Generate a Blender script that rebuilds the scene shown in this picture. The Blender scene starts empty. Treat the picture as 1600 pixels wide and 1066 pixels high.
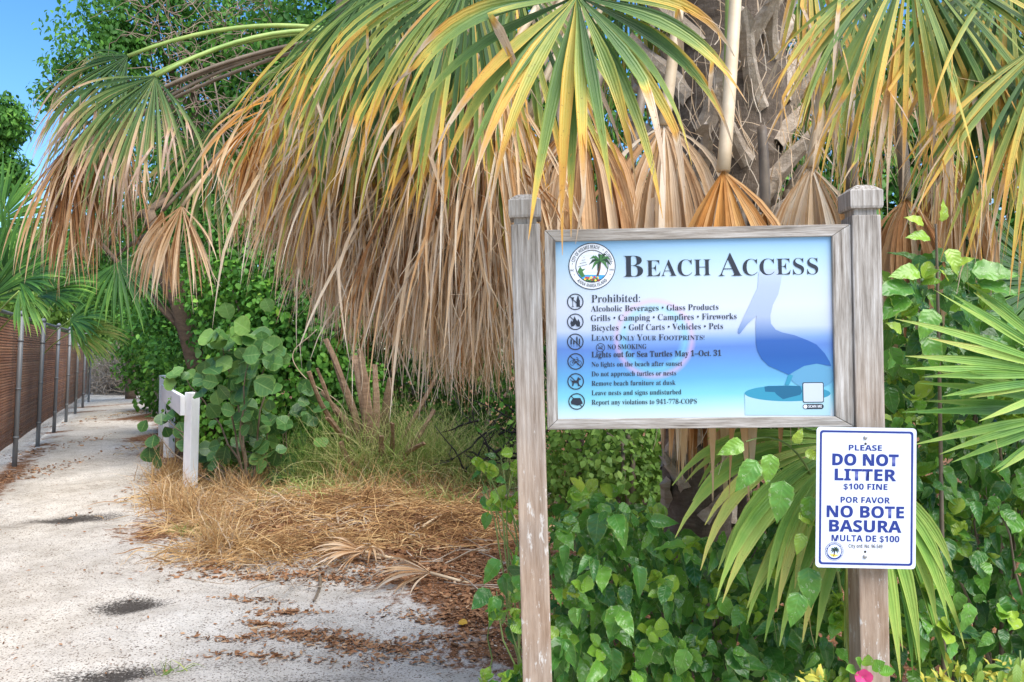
import bpy, math, random
import numpy as np
from mathutils import Vector, Matrix, Euler

random.seed(7)
RNG = np.random.default_rng(7)
C = bpy.context.scene.collection
SC = bpy.context.scene

# ------------------------------------------------------------------ camera, sky, sun, exposure
F = 1244.0                      # focal length in photo pixels (1600 wide)
PITCH = math.radians(0.83)
EYE = np.array([0.0, 0.0, 1.4])
cam_d = bpy.data.cameras.new("camera"); cam_d.lens = 28.0; cam_d.sensor_width = 36.0
cam_d.clip_start = 0.05; cam_d.clip_end = 2000
cam = bpy.data.objects.new("camera", cam_d); C.objects.link(cam)
cam.location = EYE; cam.rotation_euler = (math.pi / 2 + PITCH, 0, 0)
SC.camera = cam

SUN_EL, SUN_AZ = math.radians(54), math.radians(140)     # azimuth clockwise from +Y: behind the camera, a little right
world = bpy.data.worlds.new("World"); SC.world = world; world.use_nodes = True
wn, wl = world.node_tree.nodes, world.node_tree.links
sky = wn.new("ShaderNodeTexSky"); sky.sky_type = 'NISHITA'; sky.sun_disc = False
sky.sun_elevation = SUN_EL; sky.sun_rotation = SUN_AZ
sky.air_density = 1.0; sky.dust_density = 0.8; sky.ozone_density = 3.0
hs = wn.new("ShaderNodeHueSaturation"); hs.inputs["Saturation"].default_value = 1.28
wl.new(sky.outputs[0], hs.inputs["Color"]); wl.new(hs.outputs[0], wn["Background"].inputs[0]); wn["Background"].inputs[1].default_value = 0.115
sun_d = bpy.data.lights.new("sun", 'SUN'); sun_d.energy = 3.1; sun_d.angle = math.radians(58)
sun_d.color = (1.0, 0.96, 0.89)
sun = bpy.data.objects.new("sun", sun_d); C.objects.link(sun)
sv = Vector((math.sin(SUN_AZ) * math.cos(SUN_EL), math.cos(SUN_AZ) * math.cos(SUN_EL), math.sin(SUN_EL)))
sun.rotation_euler = sv.to_track_quat('Z', 'Y').to_euler(); sun.location = sv * 30
SC.view_settings.view_transform = 'Standard'; SC.view_settings.look = 'None'
SC.view_settings.exposure = 1.25; SC.view_settings.gamma = 1.0
SC.cycles.max_bounces = 6; SC.cycles.diffuse_bounces = 4; SC.cycles.transparent_max_bounces = 6

# ------------------------------------------------------------------ pixel helpers
_cp, _sp = math.cos(PITCH), math.sin(PITCH)
FWD, RGT, UPV = np.array([0, _cp, _sp]), np.array([1.0, 0, 0]), np.array([0, -_sp, _cp])
def P(px, py, d):
    px, py, d = np.asarray(px, float), np.asarray(py, float), np.asarray(d, float)
    return EYE + d[..., None] * (FWD + ((px - 800) / F)[..., None] * RGT - ((py - 533) / F)[..., None] * UPV)
def G(px, py, z=0.0):
    r = P(px, py, 1.0) - EYE
    return EYE + r * ((z - EYE[2]) / r[..., 2])[..., None]
def srgb(r, g, b, k=1.0):
    f = lambda c: ((c / 255 + 0.055) / 1.055) ** 2.4 if c > 10 else c / 255 / 12.92
    return (f(r) * k, f(g) * k, f(b) * k, 1.0)

# ------------------------------------------------------------------ object helpers
def tag(o, label=None, cat=None, group=None, kind=None):
    if label: o["label"] = label
    if cat: o["category"] = cat
    if group: o["group"] = group
    if kind: o["kind"] = kind
    return o
def empty(name, loc, label, cat, group=None, rot=(0, 0, 0)):
    o = bpy.data.objects.new(name, None); C.objects.link(o)
    o.location = loc; o.rotation_euler = rot; o.empty_display_size = 0.1
    return tag(o, label, cat, group)
def link(name, me, mats=(), parent=None, world_space=True):
    o = bpy.data.objects.new(name, me); C.objects.link(o)
    for m in mats if isinstance(mats, (list, tuple)) else [mats]: me.materials.append(m)
    if parent is not None:
        o.parent = parent
        if world_space: o.matrix_parent_inverse = PM(parent).inverted()
    return o
def PM(o):
    m = Matrix.LocRotScale(o.location, o.rotation_euler, None)
    return m if o.parent is None else PM(o.parent) @ o.matrix_parent_inverse @ m
def npmesh(name, verts, quads=None, tris=None, attrs=None, smooth=True, mat_idx=None):
    """numpy mesh; attrs: name -> per-vertex float"""
    me = bpy.data.meshes.new(name)
    verts = np.asarray(verts, np.float32).reshape(-1, 3)
    nq = 0 if quads is None else len(quads); nt = 0 if tris is None else len(tris)
    me.vertices.add(len(verts)); me.vertices.foreach_set("co", verts.ravel())
    loops, starts = [], []
    if nq: loops.append(np.asarray(quads, np.int32).ravel())
    if nt: loops.append(np.asarray(tris, np.int32).ravel())
    lp = np.concatenate(loops)
    me.loops.add(len(lp)); me.loops.foreach_set("vertex_index", lp)
    st = np.concatenate([np.arange(nq) * 4, nq * 4 + np.arange(nt) * 3]).astype(np.int32)
    me.polygons.add(nq + nt); me.polygons.foreach_set("loop_start", st)
    me.polygons.foreach_set("use_smooth", np.full(nq + nt, smooth))
    if mat_idx is not None: me.polygons.foreach_set("material_index", np.asarray(mat_idx, np.int32))
    me.update(calc_edges=True)
    for k, v in (attrs or {}).items():
        a = me.attributes.new(k, 'FLOAT', 'POINT'); a.data.foreach_set("value", np.asarray(v, np.float32).ravel())
    return me
class MB:
    """collects pieces into one mesh"""
    def __init__(self): self.v, self.q, self.f, self.a, self.n = [], [], [], {}, 0
    def add(self, v, q=None, tri=None, **attr):
        v = np.asarray(v, float).reshape(-1, 3)
        if q is not None and len(q): self.q.append(np.asarray(q, int) + self.n)
        if tri is not None and len(tri): self.f.append(np.asarray(tri, int) + self.n)
        for k, x in attr.items(): self.a.setdefault(k, []).append(np.broadcast_to(np.asarray(x, float).ravel() if np.ndim(x) else x, (len(v),)))
        self.v.append(v); self.n += len(v)
    def mesh(self, name, smooth=True):
        return npmesh(name, np.concatenate(self.v), np.concatenate(self.q) if self.q else None, np.concatenate(self.f) if self.f else None,
                      {k: np.concatenate(x) for k, x in self.a.items()}, smooth)
def nrm(v): return v / np.maximum(np.linalg.norm(v, axis=-1, keepdims=True), 1e-9)
def tube(pts, rad, n=7, cap=True):
    pts = np.asarray(pts, float); rad = np.broadcast_to(np.asarray(rad, float), (len(pts),))
    tg = nrm(np.gradient(pts, axis=0)); ref = np.array([0.31, 0.17, 0.93]) if abs(tg[0][2]) < 0.9 else np.array([0.93, 0.3, 0.1])
    a = nrm(np.cross(tg, ref)); b = np.cross(tg, a)
    th = np.arange(n) / n * 2 * np.pi
    v = pts[:, None] + rad[:, None, None] * (np.cos(th)[None, :, None] * a[:, None] + np.sin(th)[None, :, None] * b[:, None])
    K = len(pts); i = np.arange(K - 1)[:, None] * n; j = np.arange(n)[None]; j2 = (j + 1) % n
    q = np.stack([i + j, i + j2, i + n + j2, i + n + j], -1).reshape(-1, 4)
    v = v.reshape(-1, 3); t = None
    if cap:
        v = np.concatenate([v, pts[:1], pts[-1:]]); c0, c1 = len(v) - 2, len(v) - 1; j = np.arange(n)
        t = np.concatenate([np.stack([np.full(n, c0), (j + 1) % n, j], -1), np.stack([np.full(n, c1), (K - 1) * n + j, (K - 1) * n + (j + 1) % n], -1)])
    return v, q, t
def bez(p0, p1, p2, n=12):
    t = np.linspace(0, 1, n)[:, None]; p0, p1, p2 = map(np.asarray, (p0, p1, p2))
    return (1 - t) ** 2 * p0 + 2 * t * (1 - t) * p1 + t * t * p2
def box_mesh(name, x0, x1, y0, y1, z0, z1, bevel=0.0, seg=2):
    import bmesh
    bm = bmesh.new(); bmesh.ops.create_cube(bm, size=1)
    for v in bm.verts: v.co = ((x0 + x1) / 2 + v.co.x * (x1 - x0), (y0 + y1) / 2 + v.co.y * (y1 - y0), (z0 + z1) / 2 + v.co.z * (z1 - z0))
    if bevel: bmesh.ops.bevel(bm, geom=bm.edges[:], offset=bevel, segments=seg, affect='EDGES', profile=0.6)
    me = bpy.data.meshes.new(name); bm.to_mesh(me); bm.free(); return me
def prism(name, poly, y0, y1):
    """polygon in x,z extruded from y0 (front) to y1"""
    n = len(poly); me = bpy.data.meshes.new(name)
    v = [(x, y0, z) for x, z in poly] + [(x, y1, z) for x, z in poly]
    f = [list(range(n)), list(range(2 * n - 1, n - 1, -1))] + [[i, n + i, n + (i + 1) % n, (i + 1) % n] for i in range(n)]
    me.from_pydata(v, [], f); me.update(); return me

# ------------------------------------------------------------------ material helpers
class N:
    def __init__(s, name):
        s.m = bpy.data.materials.new(name); s.m.use_nodes = True
        s.n, s.l = s.m.node_tree.nodes, s.m.node_tree.links; s.b = s.n["Principled BSDF"]; s.out = s.n["Material Output"]
    def new(s, t, **k):
        x = s.n.new(t)
        for a, b in k.items(): setattr(x, a, b)
        return x
    def put(s, sock, v):
        if isinstance(v, bpy.types.NodeSocket): s.l.new(v, sock)
        else: sock.default_value = v
    def math(s, op, a, b=0.0, c=0.0, clamp=False):
        x = s.new("ShaderNodeMath", operation=op, use_clamp=clamp)
        for i, v in enumerate((a, b, c)): s.put(x.inputs[i], v)
        return x.outputs[0]
    def attr(s, name): return s.new("ShaderNodeAttribute", attribute_name=name).outputs["Fac"]
    def coord(s, which="Object"): return s.new("ShaderNodeTexCoord").outputs[which]
    def noise(s, vec, scale, detail=4, rough=0.55, stretch=None):
        if stretch is not None:
            mp = s.new("ShaderNodeMapping"); s.put(mp.inputs[0], vec); mp.inputs[3].default_value = stretch; vec = mp.outputs[0]
        x = s.new("ShaderNodeTexNoise"); s.put(x.inputs["Vector"], vec); x.inputs["Scale"].default_value = scale
        x.inputs["Detail"].default_value = detail; x.inputs["Roughness"].default_value = rough
        return x.outputs["Fac"]
    def ramp(s, fac, stops, interp='LINEAR'):
        x = s.new("ShaderNodeValToRGB"); s.put(x.inputs[0], fac); r = x.color_ramp; r.interpolation = interp
        while len(r.elements) > len(stops): r.elements.remove(r.elements[-1])
        while len(r.elements) < len(stops): r.elements.new(1.0)
        for e, (p, c) in zip(r.elements, stops): e.position = p; e.color = c if len(c) == 4 else (*c, 1)
        return x.outputs[0]
    def mix(s, fac, a, b, blend='MIX'):
        x = s.new("ShaderNodeMix", data_type='RGBA', blend_type=blend)
        s.put(x.inputs[0], fac); s.put(x.inputs[6], a); s.put(x.inputs[7], b); return x.outputs[2]
    def bump(s, h, dist=0.01, strength=0.5):
        x = s.new("ShaderNodeBump"); x.inputs["Strength"].default_value = strength; x.inputs["Distance"].default_value = dist
        s.put(x.inputs["Height"], h); s.l.new(x.outputs[0], s.b.inputs["Normal"]); return x.outputs[0]
    def done(s, col=None, rough=0.6, spec=0.5, trans=0.0):
        if col is not None: s.put(s.b.inputs["Base Color"], col)
        s.put(s.b.inputs["Roughness"], rough); s.put(s.b.inputs["Specular IOR Level"], spec)
        if trans:
            t = s.new("ShaderNodeBsdfTranslucent"); s.put(t.inputs[0], col)
            mx = s.new("ShaderNodeMixShader"); mx.inputs[0].default_value = trans
            s.l.new(s.b.outputs[0], mx.inputs[1]); s.l.new(t.outputs[0], mx.inputs[2]); s.l.new(mx.outputs[0], s.out.inputs[0])
        return s.m
def plain(name, col, rough=0.6, spec=0.4, metal=0.0):
    n = N(name); n.b.inputs["Metallic"].default_value = metal; return n.done(col, rough, spec)

def weathered_wood(name, along, flakes=True):
    """silvery weathered timber with grain along an axis; old pale paint flakes towards the foot"""
    n = N(name); c = n.coord()
    st = {'x': (1.2, 22, 22), 'z': (22, 22, 1.2)}[along]
    g = n.noise(c, 5, 8, 0.65, st); g2 = n.noise(c, 26, 4, 0.6, st); big = n.noise(c, 2.3, 3)
    col = n.ramp(g, [(0.32, srgb(92, 84, 76)), (0.44, srgb(138, 130, 121)), (0.56, srgb(164, 157, 149)), (0.70, srgb(190, 185, 179))])
    col = n.mix(n.math('MULTIPLY', n.math('SUBTRACT', g2, 0.55, clamp=True), 2.2, clamp=True), col, srgb(98, 84, 72))
    if flakes:
        z = n.new("ShaderNodeSeparateXYZ"); n.put(z.inputs[0], c)
        low = n.new("ShaderNodeMapRange"); n.put(low.inputs[0], z.outputs[2]); low.inputs[1].default_value = 0.0; low.inputs[2].default_value = -0.45
        fl = n.noise(c, 62, 5, 0.72, (1, 1, 0.3)); fb = n.noise(c, 9, 5, 0.6, (3, 3, 0.5))
        brown = n.ramp(fb, [(0.35, srgb(128, 101, 78)), (0.62, srgb(172, 150, 130))])
        col = n.mix(n.math('MULTIPLY', low.outputs[0], n.math('MULTIPLY_ADD', big, 2.0, -0.25, clamp=True), clamp=True), col, brown)
        thr = n.math('ADD', n.math('MULTIPLY_ADD', low.outputs[0], -0.16, 0.72), n.math('MULTIPLY', n.math('SUBTRACT', big, 0.5), 0.3))
        fm = n.math('MULTIPLY', n.math('SUBTRACT', fl, thr, clamp=True), 14, clamp=True)
        col = n.mix(n.math('MULTIPLY', fm, 0.85), col, srgb(196, 190, 182))
    n.bump(n.math('ADD', g, n.math('MULTIPLY', g2, 0.6)), 0.004, 0.5)
    return n.done(col, 0.85, 0.2)

def leaf_mat(name, stops, vein=0.0, rough=0.42, spec=0.5, trans=0.28, nveins=8, blotch=0.0):
    """stops: colours over the per-leaf attribute rnd"""
    n = N(name); r = n.attr("rnd"); s = n.attr("s"); t = n.attr("t")
    col = n.ramp(r, stops)
    nz = n.noise(n.coord(), 30, 3)
    col = n.mix(n.math('MULTIPLY_ADD', nz, 0.8, -0.15, clamp=True), col, n.mix(0.55, col, (0.02, 0.05, 0.012, 1)))
    if vein:
        a = n.math('ABSOLUTE', s)
        ph = n.math('FRACT', n.math('MULTIPLY', n.math('SUBTRACT', t, n.math('MULTIPLY', a, 0.22)), nveins))
        sv_ = n.math('LESS_THAN', n.math('ABSOLUTE', n.math('SUBTRACT', ph, 0.5)), 0.06)
        mid = n.math('LESS_THAN', a, 0.055)
        vm = n.math('MULTIPLY', n.math('MAXIMUM', n.math('MULTIPLY', sv_, 0.45), mid), vein)
        col = n.mix(vm, col, n.mix(0.6, col, (0.30, 0.45, 0.14, 1)))
        edge = n.math('MULTIPLY', n.math('GREATER_THAN', n.math('ADD', a, n.math('MULTIPLY', nz, 0.25)), 1.0), 0.5)
        col = n.mix(edge, col, n.mix(0.5, col, (0.34, 0.44, 0.10, 1)))
        n.bump(n.math('SUBTRACT', n.math('MULTIPLY', n.math('SINE', n.math('MULTIPLY', ph, 6.283)), 0.22), n.math('MULTIPLY', mid, 0.7)), 0.003, 0.35)
    if blotch:
        bl = n.noise(n.coord(), 60, 4, 0.7)
        col = n.mix(n.math('MULTIPLY', n.math('GREATER_THAN', bl, 0.62), n.math('MULTIPLY', n.math('GREATER_THAN', r, 0.45), blotch)), col, (0.42, 0.5, 0.28, 1))
    return n.done(col, rough, spec, trans)

# leaf greens over rnd
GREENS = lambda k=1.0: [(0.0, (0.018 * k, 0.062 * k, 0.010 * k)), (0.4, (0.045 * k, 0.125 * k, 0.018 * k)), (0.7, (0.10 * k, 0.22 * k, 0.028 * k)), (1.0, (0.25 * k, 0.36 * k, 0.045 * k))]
M_HIB = leaf_mat("hibiscus_leaf", [(0.0, (0.036, 0.125, 0.022)), (0.35, (0.085, 0.25, 0.036)), (0.7, (0.165, 0.37, 0.046)), (0.88, (0.24, 0.44, 0.045)), (1.0, (0.40, 0.54, 0.06))], 0.30, 0.27, 0.5, 0.28, 7, 0.5)
M_CROTON = leaf_mat("croton_leaf", [(0.0, (0.10, 0.22, 0.03)), (0.5, (0.30, 0.42, 0.04)), (1.0, (0.60, 0.50, 0.05))], 0.6, 0.4, 0.5, 0.3)
M_GRAPE = leaf_mat("sea_grape_leaf", [(0.0, (0.045, 0.13, 0.035)), (0.6, (0.095, 0.23, 0.06)), (1.0, (0.24, 0.42, 0.09))], 0.8, 0.42, 0.5, 0.3, 5)
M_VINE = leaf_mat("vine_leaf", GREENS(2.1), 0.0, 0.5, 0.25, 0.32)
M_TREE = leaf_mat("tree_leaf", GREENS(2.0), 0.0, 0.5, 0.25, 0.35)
M_DARK = leaf_mat("dark_green_leaf", GREENS(1.6), 0.0, 0.5, 0.2, 0.3)  # darker set of the same leaf greens
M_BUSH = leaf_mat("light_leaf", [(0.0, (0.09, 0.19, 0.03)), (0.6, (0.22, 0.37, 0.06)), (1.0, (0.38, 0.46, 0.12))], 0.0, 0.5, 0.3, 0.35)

PALM_STOPS = [(0.0, (0.042, 0.095, 0.024)), (0.20, (0.090, 0.175, 0.040)), (0.36, (0.20, 0.28, 0.058)), (0.49, (0.42, 0.41, 0.085)),
                     (0.60, (0.66, 0.46, 0.085)), (0.71, (0.64, 0.33, 0.06)), (0.82, (0.56, 0.34, 0.15)), (0.92, (0.64, 0.50, 0.34)), (1.0, (0.50, 0.37, 0.25))]
FRESH_STOPS = [(0.0, (0.030, 0.095, 0.022)), (0.2, (0.085, 0.22, 0.035)), (0.34, (0.20, 0.37, 0.06)), (0.5, (0.36, 0.48, 0.10)), (0.7, (0.52, 0.46, 0.12)), (1.0, (0.55, 0.40, 0.20))]
def palm_mat(name, stops):
    n = N(name); t, r, age, s = n.attr("t"), n.attr("rnd"), n.attr("age"), n.attr("s")
    oc = n.coord()
    v = n.math('ADD', age, n.math('MULTIPLY', n.math('POWER', t, 2.0), n.attr("slope")))
    v = n.math('ADD', v, n.math('MULTIPLY', n.math('SUBTRACT', r, 0.5), 0.22))
    v = n.math('ADD', v, n.math('MULTIPLY', n.math('POWER', n.math('ABSOLUTE', s), 2.0), 0.10))
    v = n.math('ADD', v, n.math('MULTIPLY', n.math('SUBTRACT', n.noise(oc, 7, 5, 0.7), 0.5), 0.36))
    col = n.ramp(v, stops)
    sp = n.noise(oc, 160, 3, 0.6)
    col = n.mix(n.math('MULTIPLY', n.math('GREATER_THAN', sp, 0.66), n.math('MULTIPLY', n.math('GREATER_THAN', v, 0.42), 0.55)), col, (0.16, 0.075, 0.03, 1))
    st = n.math('SINE', n.math('MULTIPLY', s, 14.0))
    n.bump(st, 0.002, 0.35)
    return n.done(col, 0.45, 0.35, 0.3)
M_PALM = palm_mat("palm_blade", PALM_STOPS); M_FRESH = palm_mat("fresh_palm_blade", FRESH_STOPS)
LEFT_STOPS = [(0.0, (0.040, 0.090, 0.024)), (0.22, (0.085, 0.165, 0.040)), (0.40, (0.19, 0.25, 0.07)), (0.52, (0.40, 0.35, 0.13)), (0.62, (0.60, 0.40, 0.22)), (0.78, (0.62, 0.40, 0.27)), (0.9, (0.66, 0.50, 0.37)), (1.0, (0.48, 0.33, 0.23))]
M_LEFT = palm_mat("browning_palm_blade", LEFT_STOPS)
def dead_mat(name):
    n = N(name); r, t = n.attr("rnd"), n.attr("t"); oc = n.coord()
    v = n.math('ADD', n.math('MULTIPLY_ADD', n.math('POWER', t, 2.0), 0.26, r), n.math('MULTIPLY', n.math('SUBTRACT', n.noise(oc, 9, 4, 0.65), 0.5), 0.7))
    col = n.ramp(v, [(0.0, (0.13, 0.058, 0.025)), (0.2, (0.34, 0.165, 0.070)), (0.40, (0.54, 0.32, 0.16)), (0.60, (0.68, 0.48, 0.29)), (0.85, (0.76, 0.60, 0.43)), (1.0, (0.78, 0.67, 0.53))])
    o = n.attr("age")    # orange share
    col = n.mix(n.math('MULTIPLY', o, n.math('SUBTRACT', 1.15, t, clamp=True), clamp=True), col, n.ramp(v, [(0.0, (0.36, 0.13, 0.02)), (0.5, (0.62, 0.28, 0.05)), (1.0, (0.66, 0.42, 0.14))]))
    n.bump(n.math('SINE', n.math('MULTIPLY', n.attr("s"), 12.0)), 0.002, 0.4)
    return n.done(col, 0.7, 0.2, 0.3)
M_DEAD = dead_mat("dead_palm_blade")
def petiole_mat(name, a, b):
    n = N(name); c = n.coord()
    return n.done(n.ramp(n.noise(c, 6, 5, 0.65), [(0.3, a), (0.7, b)]), 0.5, 0.4)
M_PET_G = petiole_mat("green_petiole", (0.16, 0.26, 0.05), (0.32, 0.40, 0.10))
M_PET_T = petiole_mat("tan_petiole", (0.44, 0.31, 0.18), (0.68, 0.55, 0.38))
M_STEM = petiole_mat("woody_stem", (0.10, 0.07, 0.045), (0.26, 0.20, 0.14))
M_GSTEM = petiole_mat("green_stem", (0.10, 0.16, 0.04), (0.22, 0.28, 0.08))

# ------------------------------------------------------------------ leaf templates:  x across, y along (0..1), z up
def leaf_template(width, nst=7, nac=5, fold=0.18, droop=0.22, serr=0.0, peak=0.38, petiole=0.0, tip=1.0):
    t = np.linspace(0, 1, nst); s = np.linspace(-1, 1, nac)
    a = peak / (1 - peak)
    w = width * np.power(t, a * 0.9) * np.power(1 - t, 0.9 * tip)
    w /= max(w.max(), 1e-6) / width
    w[0] = width * 0.06; w[-1] = width * 0.02
    W = w[:, None] * s[None]
    Y = np.repeat(t[:, None], nac, 1).copy()
    if serr:
        z = np.where(np.arange(nst) % 2 == 0, serr, -serr * 0.4) * (w > width * 0.15)
        W[:, 0] -= z * 0.5; W[:, -1] += z * 0.5
        Y[:, 0] -= z * 0.6; Y[:, -1] -= z * 0.6
    Z = fold * np.abs(W) - droop * t[:, None] ** 2 + 0.03 * np.sin(t[:, None] * 19 + np.abs(s)[None] * 3) * np.abs(s)[None]
    V = np.stack([W, Y + petiole, Z], -1).reshape(-1, 3)
    i = (np.arange(nst - 1)[:, None] * nac + np.arange(nac - 1)[None]).reshape(-1)
    q = np.stack([i, i + 1, i + nac + 1, i + nac], -1)
    return V, q, np.repeat(t, nac), np.tile(s, nst)
T_HIB = leaf_template(0.285, 15, 5, 0.22, 0.26, 0.034, 0.36, 0.1, 1.25)
T_HIBB = leaf_template(0.24, 13, 5, 0.55, 0.45, 0.03, 0.34, 0.1, 1.3)
T_HIBC = leaf_template(0.33, 15, 5, 0.05, 0.10, 0.036, 0.38, 0.08, 1.15)
T_HIBY = leaf_template(0.40, 9, 5, 0.5, -0.1, 0.02, 0.45, 0.05)
T_GRAPE = leaf_template(0.52, 9, 7, 0.14, 0.12, 0, 0.5, 0.08, 0.75)
T_OVAL = leaf_template(0.27, 4, 3, 0.25, 0.2, 0, 0.45)
T_VINE = leaf_template(0.42, 4, 3, 0.2, 0.2, 0, 0.35)
T_LONG = leaf_template(0.2, 6, 3, 0.3, 0.35, 0, 0.4)
T_DRY = leaf_template(0.2, 5, 3, 0.35, -0.15, 0, 0.45)
def scatter(mb, tpl, pos, tip, nor, size, rnd):
    V, q, t, s = tpl; n = len(pos)
    tip = nrm(tip); side = nrm(np.cross(tip, nor)); nor = np.cross(side, tip)
    size = np.broadcast_to(size, (n,))
    v = pos[:, None] + size[:, None, None] * (V[None, :, 0:1] * side[:, None] + V[None, :, 1:2] * tip[:, None] + V[None, :, 2:3] * nor[:, None])
    qq = (q[None] + (np.arange(n) * len(V))[:, None, None]).reshape(-1, 4)
    mb.add(v.reshape(-1, 3), qq, None, t=np.tile(t, n), s=np.tile(s, n), rnd=np.repeat(rnd, len(V)))
def rv(n, s=1.0): return RNG.normal(0, s, (n, 3))

# ------------------------------------------------------------------ ground
def gauss(X, Y, cx, cy, rx, ry, rot=0.0):
    c, s = math.cos(rot), math.sin(rot); dx, dy = X - cx, Y - cy
    return np.exp(-(((dx * c + dy * s) / rx) ** 2 + ((-dx * s + dy * c) / ry) ** 2))
LITTER = [(300, 700, 0.6, 1.2), (330, 830, 0.7, .5), (450, 800, 1.1, .8), (600, 820, 1.2, .8), (720, 850, .9, .7), (780, 920, .6, .5), (820, 960, .5, .4), (560, 760, 1.5, 1.2), (400, 740, 1.2, 1.0), (262, 680, .5, 1.2),
          (760, 800, 1.0, .8), (900, 900, 1.2, .9), (1000, 1000, 1.0, .6), (245, 650, .5, 1.6), (690, 900, .45, .3), (820, 1010, .3, .25)]
MOUND = [(430, 800, .7, .5, .08), (560, 800, 1.1, .6, .07), (335, 850, .35, .25, .06), (690, 820, .9, .6, .06), (420, 870, .45, .2, .05)]
def litter_at(X, Y):
    v = np.zeros_like(X)
    for px, py, rx, ry in LITTER:
        g = G(px, py); v = np.maximum(v, gauss(X, Y, g[0], g[1], rx * 1.15, ry * 1.15))
    # far right edge of the path, beyond the bushes, and the strip along the fence foot
    d = np.array([-0.417, 0.909]); e0 = G(250, 760)[:2]
    side = (X - e0[0]) * d[1] - (Y - e0[1]) * d[0]
    v = np.maximum(v, np.where(Y > 8.5, np.clip(side * 1.4 + 0.45, 0, 1), 0))
    v = np.maximum(v, np.clip((X + 0.1) * 1.2, 0, 1) * np.clip((Y - 2.6) * .8, 0, 1))
    f0 = G(0, 745)[:2]; sf = (X - f0[0]) * d[1] - (Y - f0[1]) * d[0]
    v = np.maximum(v, np.clip(0.75 - np.abs(sf - 0.05) * 1.7, 0, 1))
    return np.clip(v, 0, 1)
def height_at(X, Y):
    X, Y = np.asarray(X, float), np.asarray(Y, float)
    h = 0.012 * np.sin(X * 3.1 + Y * 1.7) + 0.010 * np.sin(X * 7.3 - Y * 4.1) + 0.006 * np.sin(X * 15 + Y * 13)
    for px, py, rx, ry, a in MOUND:
        g = G(px, py); h = h + a * gauss(X, Y, g[0], g[1], rx, ry)
    for px, py, r in ((205, 945, .14), (115, 810, .22), (180, 1052, .15)):
        g = G(px, py); h = h - 0.025 * gauss(X, Y, g[0], g[1], r * 1.3, r)
    return h
def axis(lo, hi, fine0, fine1, step, grow=1.18):
    a = list(np.arange(fine0, fine1, step)); s = step
    while a[-1] < hi: s *= grow; a.append(a[-1] + s)
    s = step
    while a[0] > lo: s *= grow; a.insert(0, a[0] - s)
    return np.array(a)
gx, gy = axis(-420, 420, -5.2, 1.6, 0.04), axis(-300, 700, 2.4, 9.5, 0.045)
GX, GY = np.meshgrid(gx, gy)
lit = litter_at(GX, GY)
soot = np.zeros_like(lit)
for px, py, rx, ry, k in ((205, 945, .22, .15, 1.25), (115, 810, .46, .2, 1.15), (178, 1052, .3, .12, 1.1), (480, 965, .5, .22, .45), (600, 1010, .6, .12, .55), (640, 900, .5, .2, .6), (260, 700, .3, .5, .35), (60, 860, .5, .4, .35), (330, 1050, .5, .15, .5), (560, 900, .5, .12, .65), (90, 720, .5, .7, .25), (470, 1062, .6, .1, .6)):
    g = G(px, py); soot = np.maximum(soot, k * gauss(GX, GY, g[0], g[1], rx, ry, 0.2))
idx = np.arange(GX.size).reshape(GX.shape)
gq = np.stack([idx[:-1, :-1], idx[:-1, 1:], idx[1:, 1:], idx[1:, :-1]], -1).reshape(-1, 4)
gm = npmesh("ground", np.stack([GX, GY, height_at(GX, GY)], -1), gq, None, {"lit": lit, "soot": soot})
def ground_mat():
    n = N("sand_and_mulch"); c = n.coord(); lit, so = n.attr("lit"), n.attr("soot")
    big = n.noise(c, 0.9, 5, 0.6); mid = n.noise(c, 5, 6, 0.65); fine = n.noise(c, 60, 4, 0.7); spk = n.noise(c, 95, 2, 0.5); cl = n.noise(c, 16, 5, 0.7)
    sand = n.ramp(n.math('ADD', n.math('MULTIPLY', big, 0.6), n.math('MULTIPLY', mid, 0.4)), [(0.36, srgb(160, 152, 140)), (0.48, srgb(192, 184, 172)), (0.62, srgb(212, 205, 194))])
    sand = n.mix(n.math('MULTIPLY', n.math('SUBTRACT', fine, 0.50, clamp=True), 2.6, clamp=True), sand, srgb(138, 128, 118))
    dots = n.math('MULTIPLY', n.math('GREATER_THAN', n.math('MULTIPLY_ADD', cl, 0.34, spk), 0.775), 0.8)
    sand = n.mix(dots, sand, srgb(92, 76, 62))
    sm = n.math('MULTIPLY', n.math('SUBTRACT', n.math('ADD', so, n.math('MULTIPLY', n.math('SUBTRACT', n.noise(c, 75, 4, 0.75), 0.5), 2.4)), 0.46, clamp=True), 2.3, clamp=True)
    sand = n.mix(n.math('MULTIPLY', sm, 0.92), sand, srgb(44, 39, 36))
    mul = n.ramp(n.noise(c, 38, 6, 0.75), [(0.3, srgb(60, 42, 30)), (0.5, srgb(112, 78, 54)), (0.62, srgb(150, 104, 70)), (0.75, srgb(172, 140, 108))])
    mul = n.mix(n.math('GREATER_THAN', n.noise(c, 120, 2), 0.66), mul, srgb(196, 186, 172))
    lm = n.math('ADD', n.math('SUBTRACT', lit, 0.42), n.math('ADD', n.math('MULTIPLY', n.math('SUBTRACT', cl, 0.5), 0.9), n.math('MULTIPLY', n.math('SUBTRACT', mid, 0.5), 0.6)))
    col = n.mix(n.math('MULTIPLY', lm, 5.5, clamp=True), sand, mul)
    n.bump(n.math('ADD', n.math('MULTIPLY', fine, 0.5), n.math('ADD', mid, n.math('MULTIPLY', spk, 0.25))), 0.02, 0.55)
    return n.done(col, 0.95, 0.1)
tag(link("ground", gm, ground_mat()), "pale sand path and mulch ground", None, None, "structure")

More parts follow.
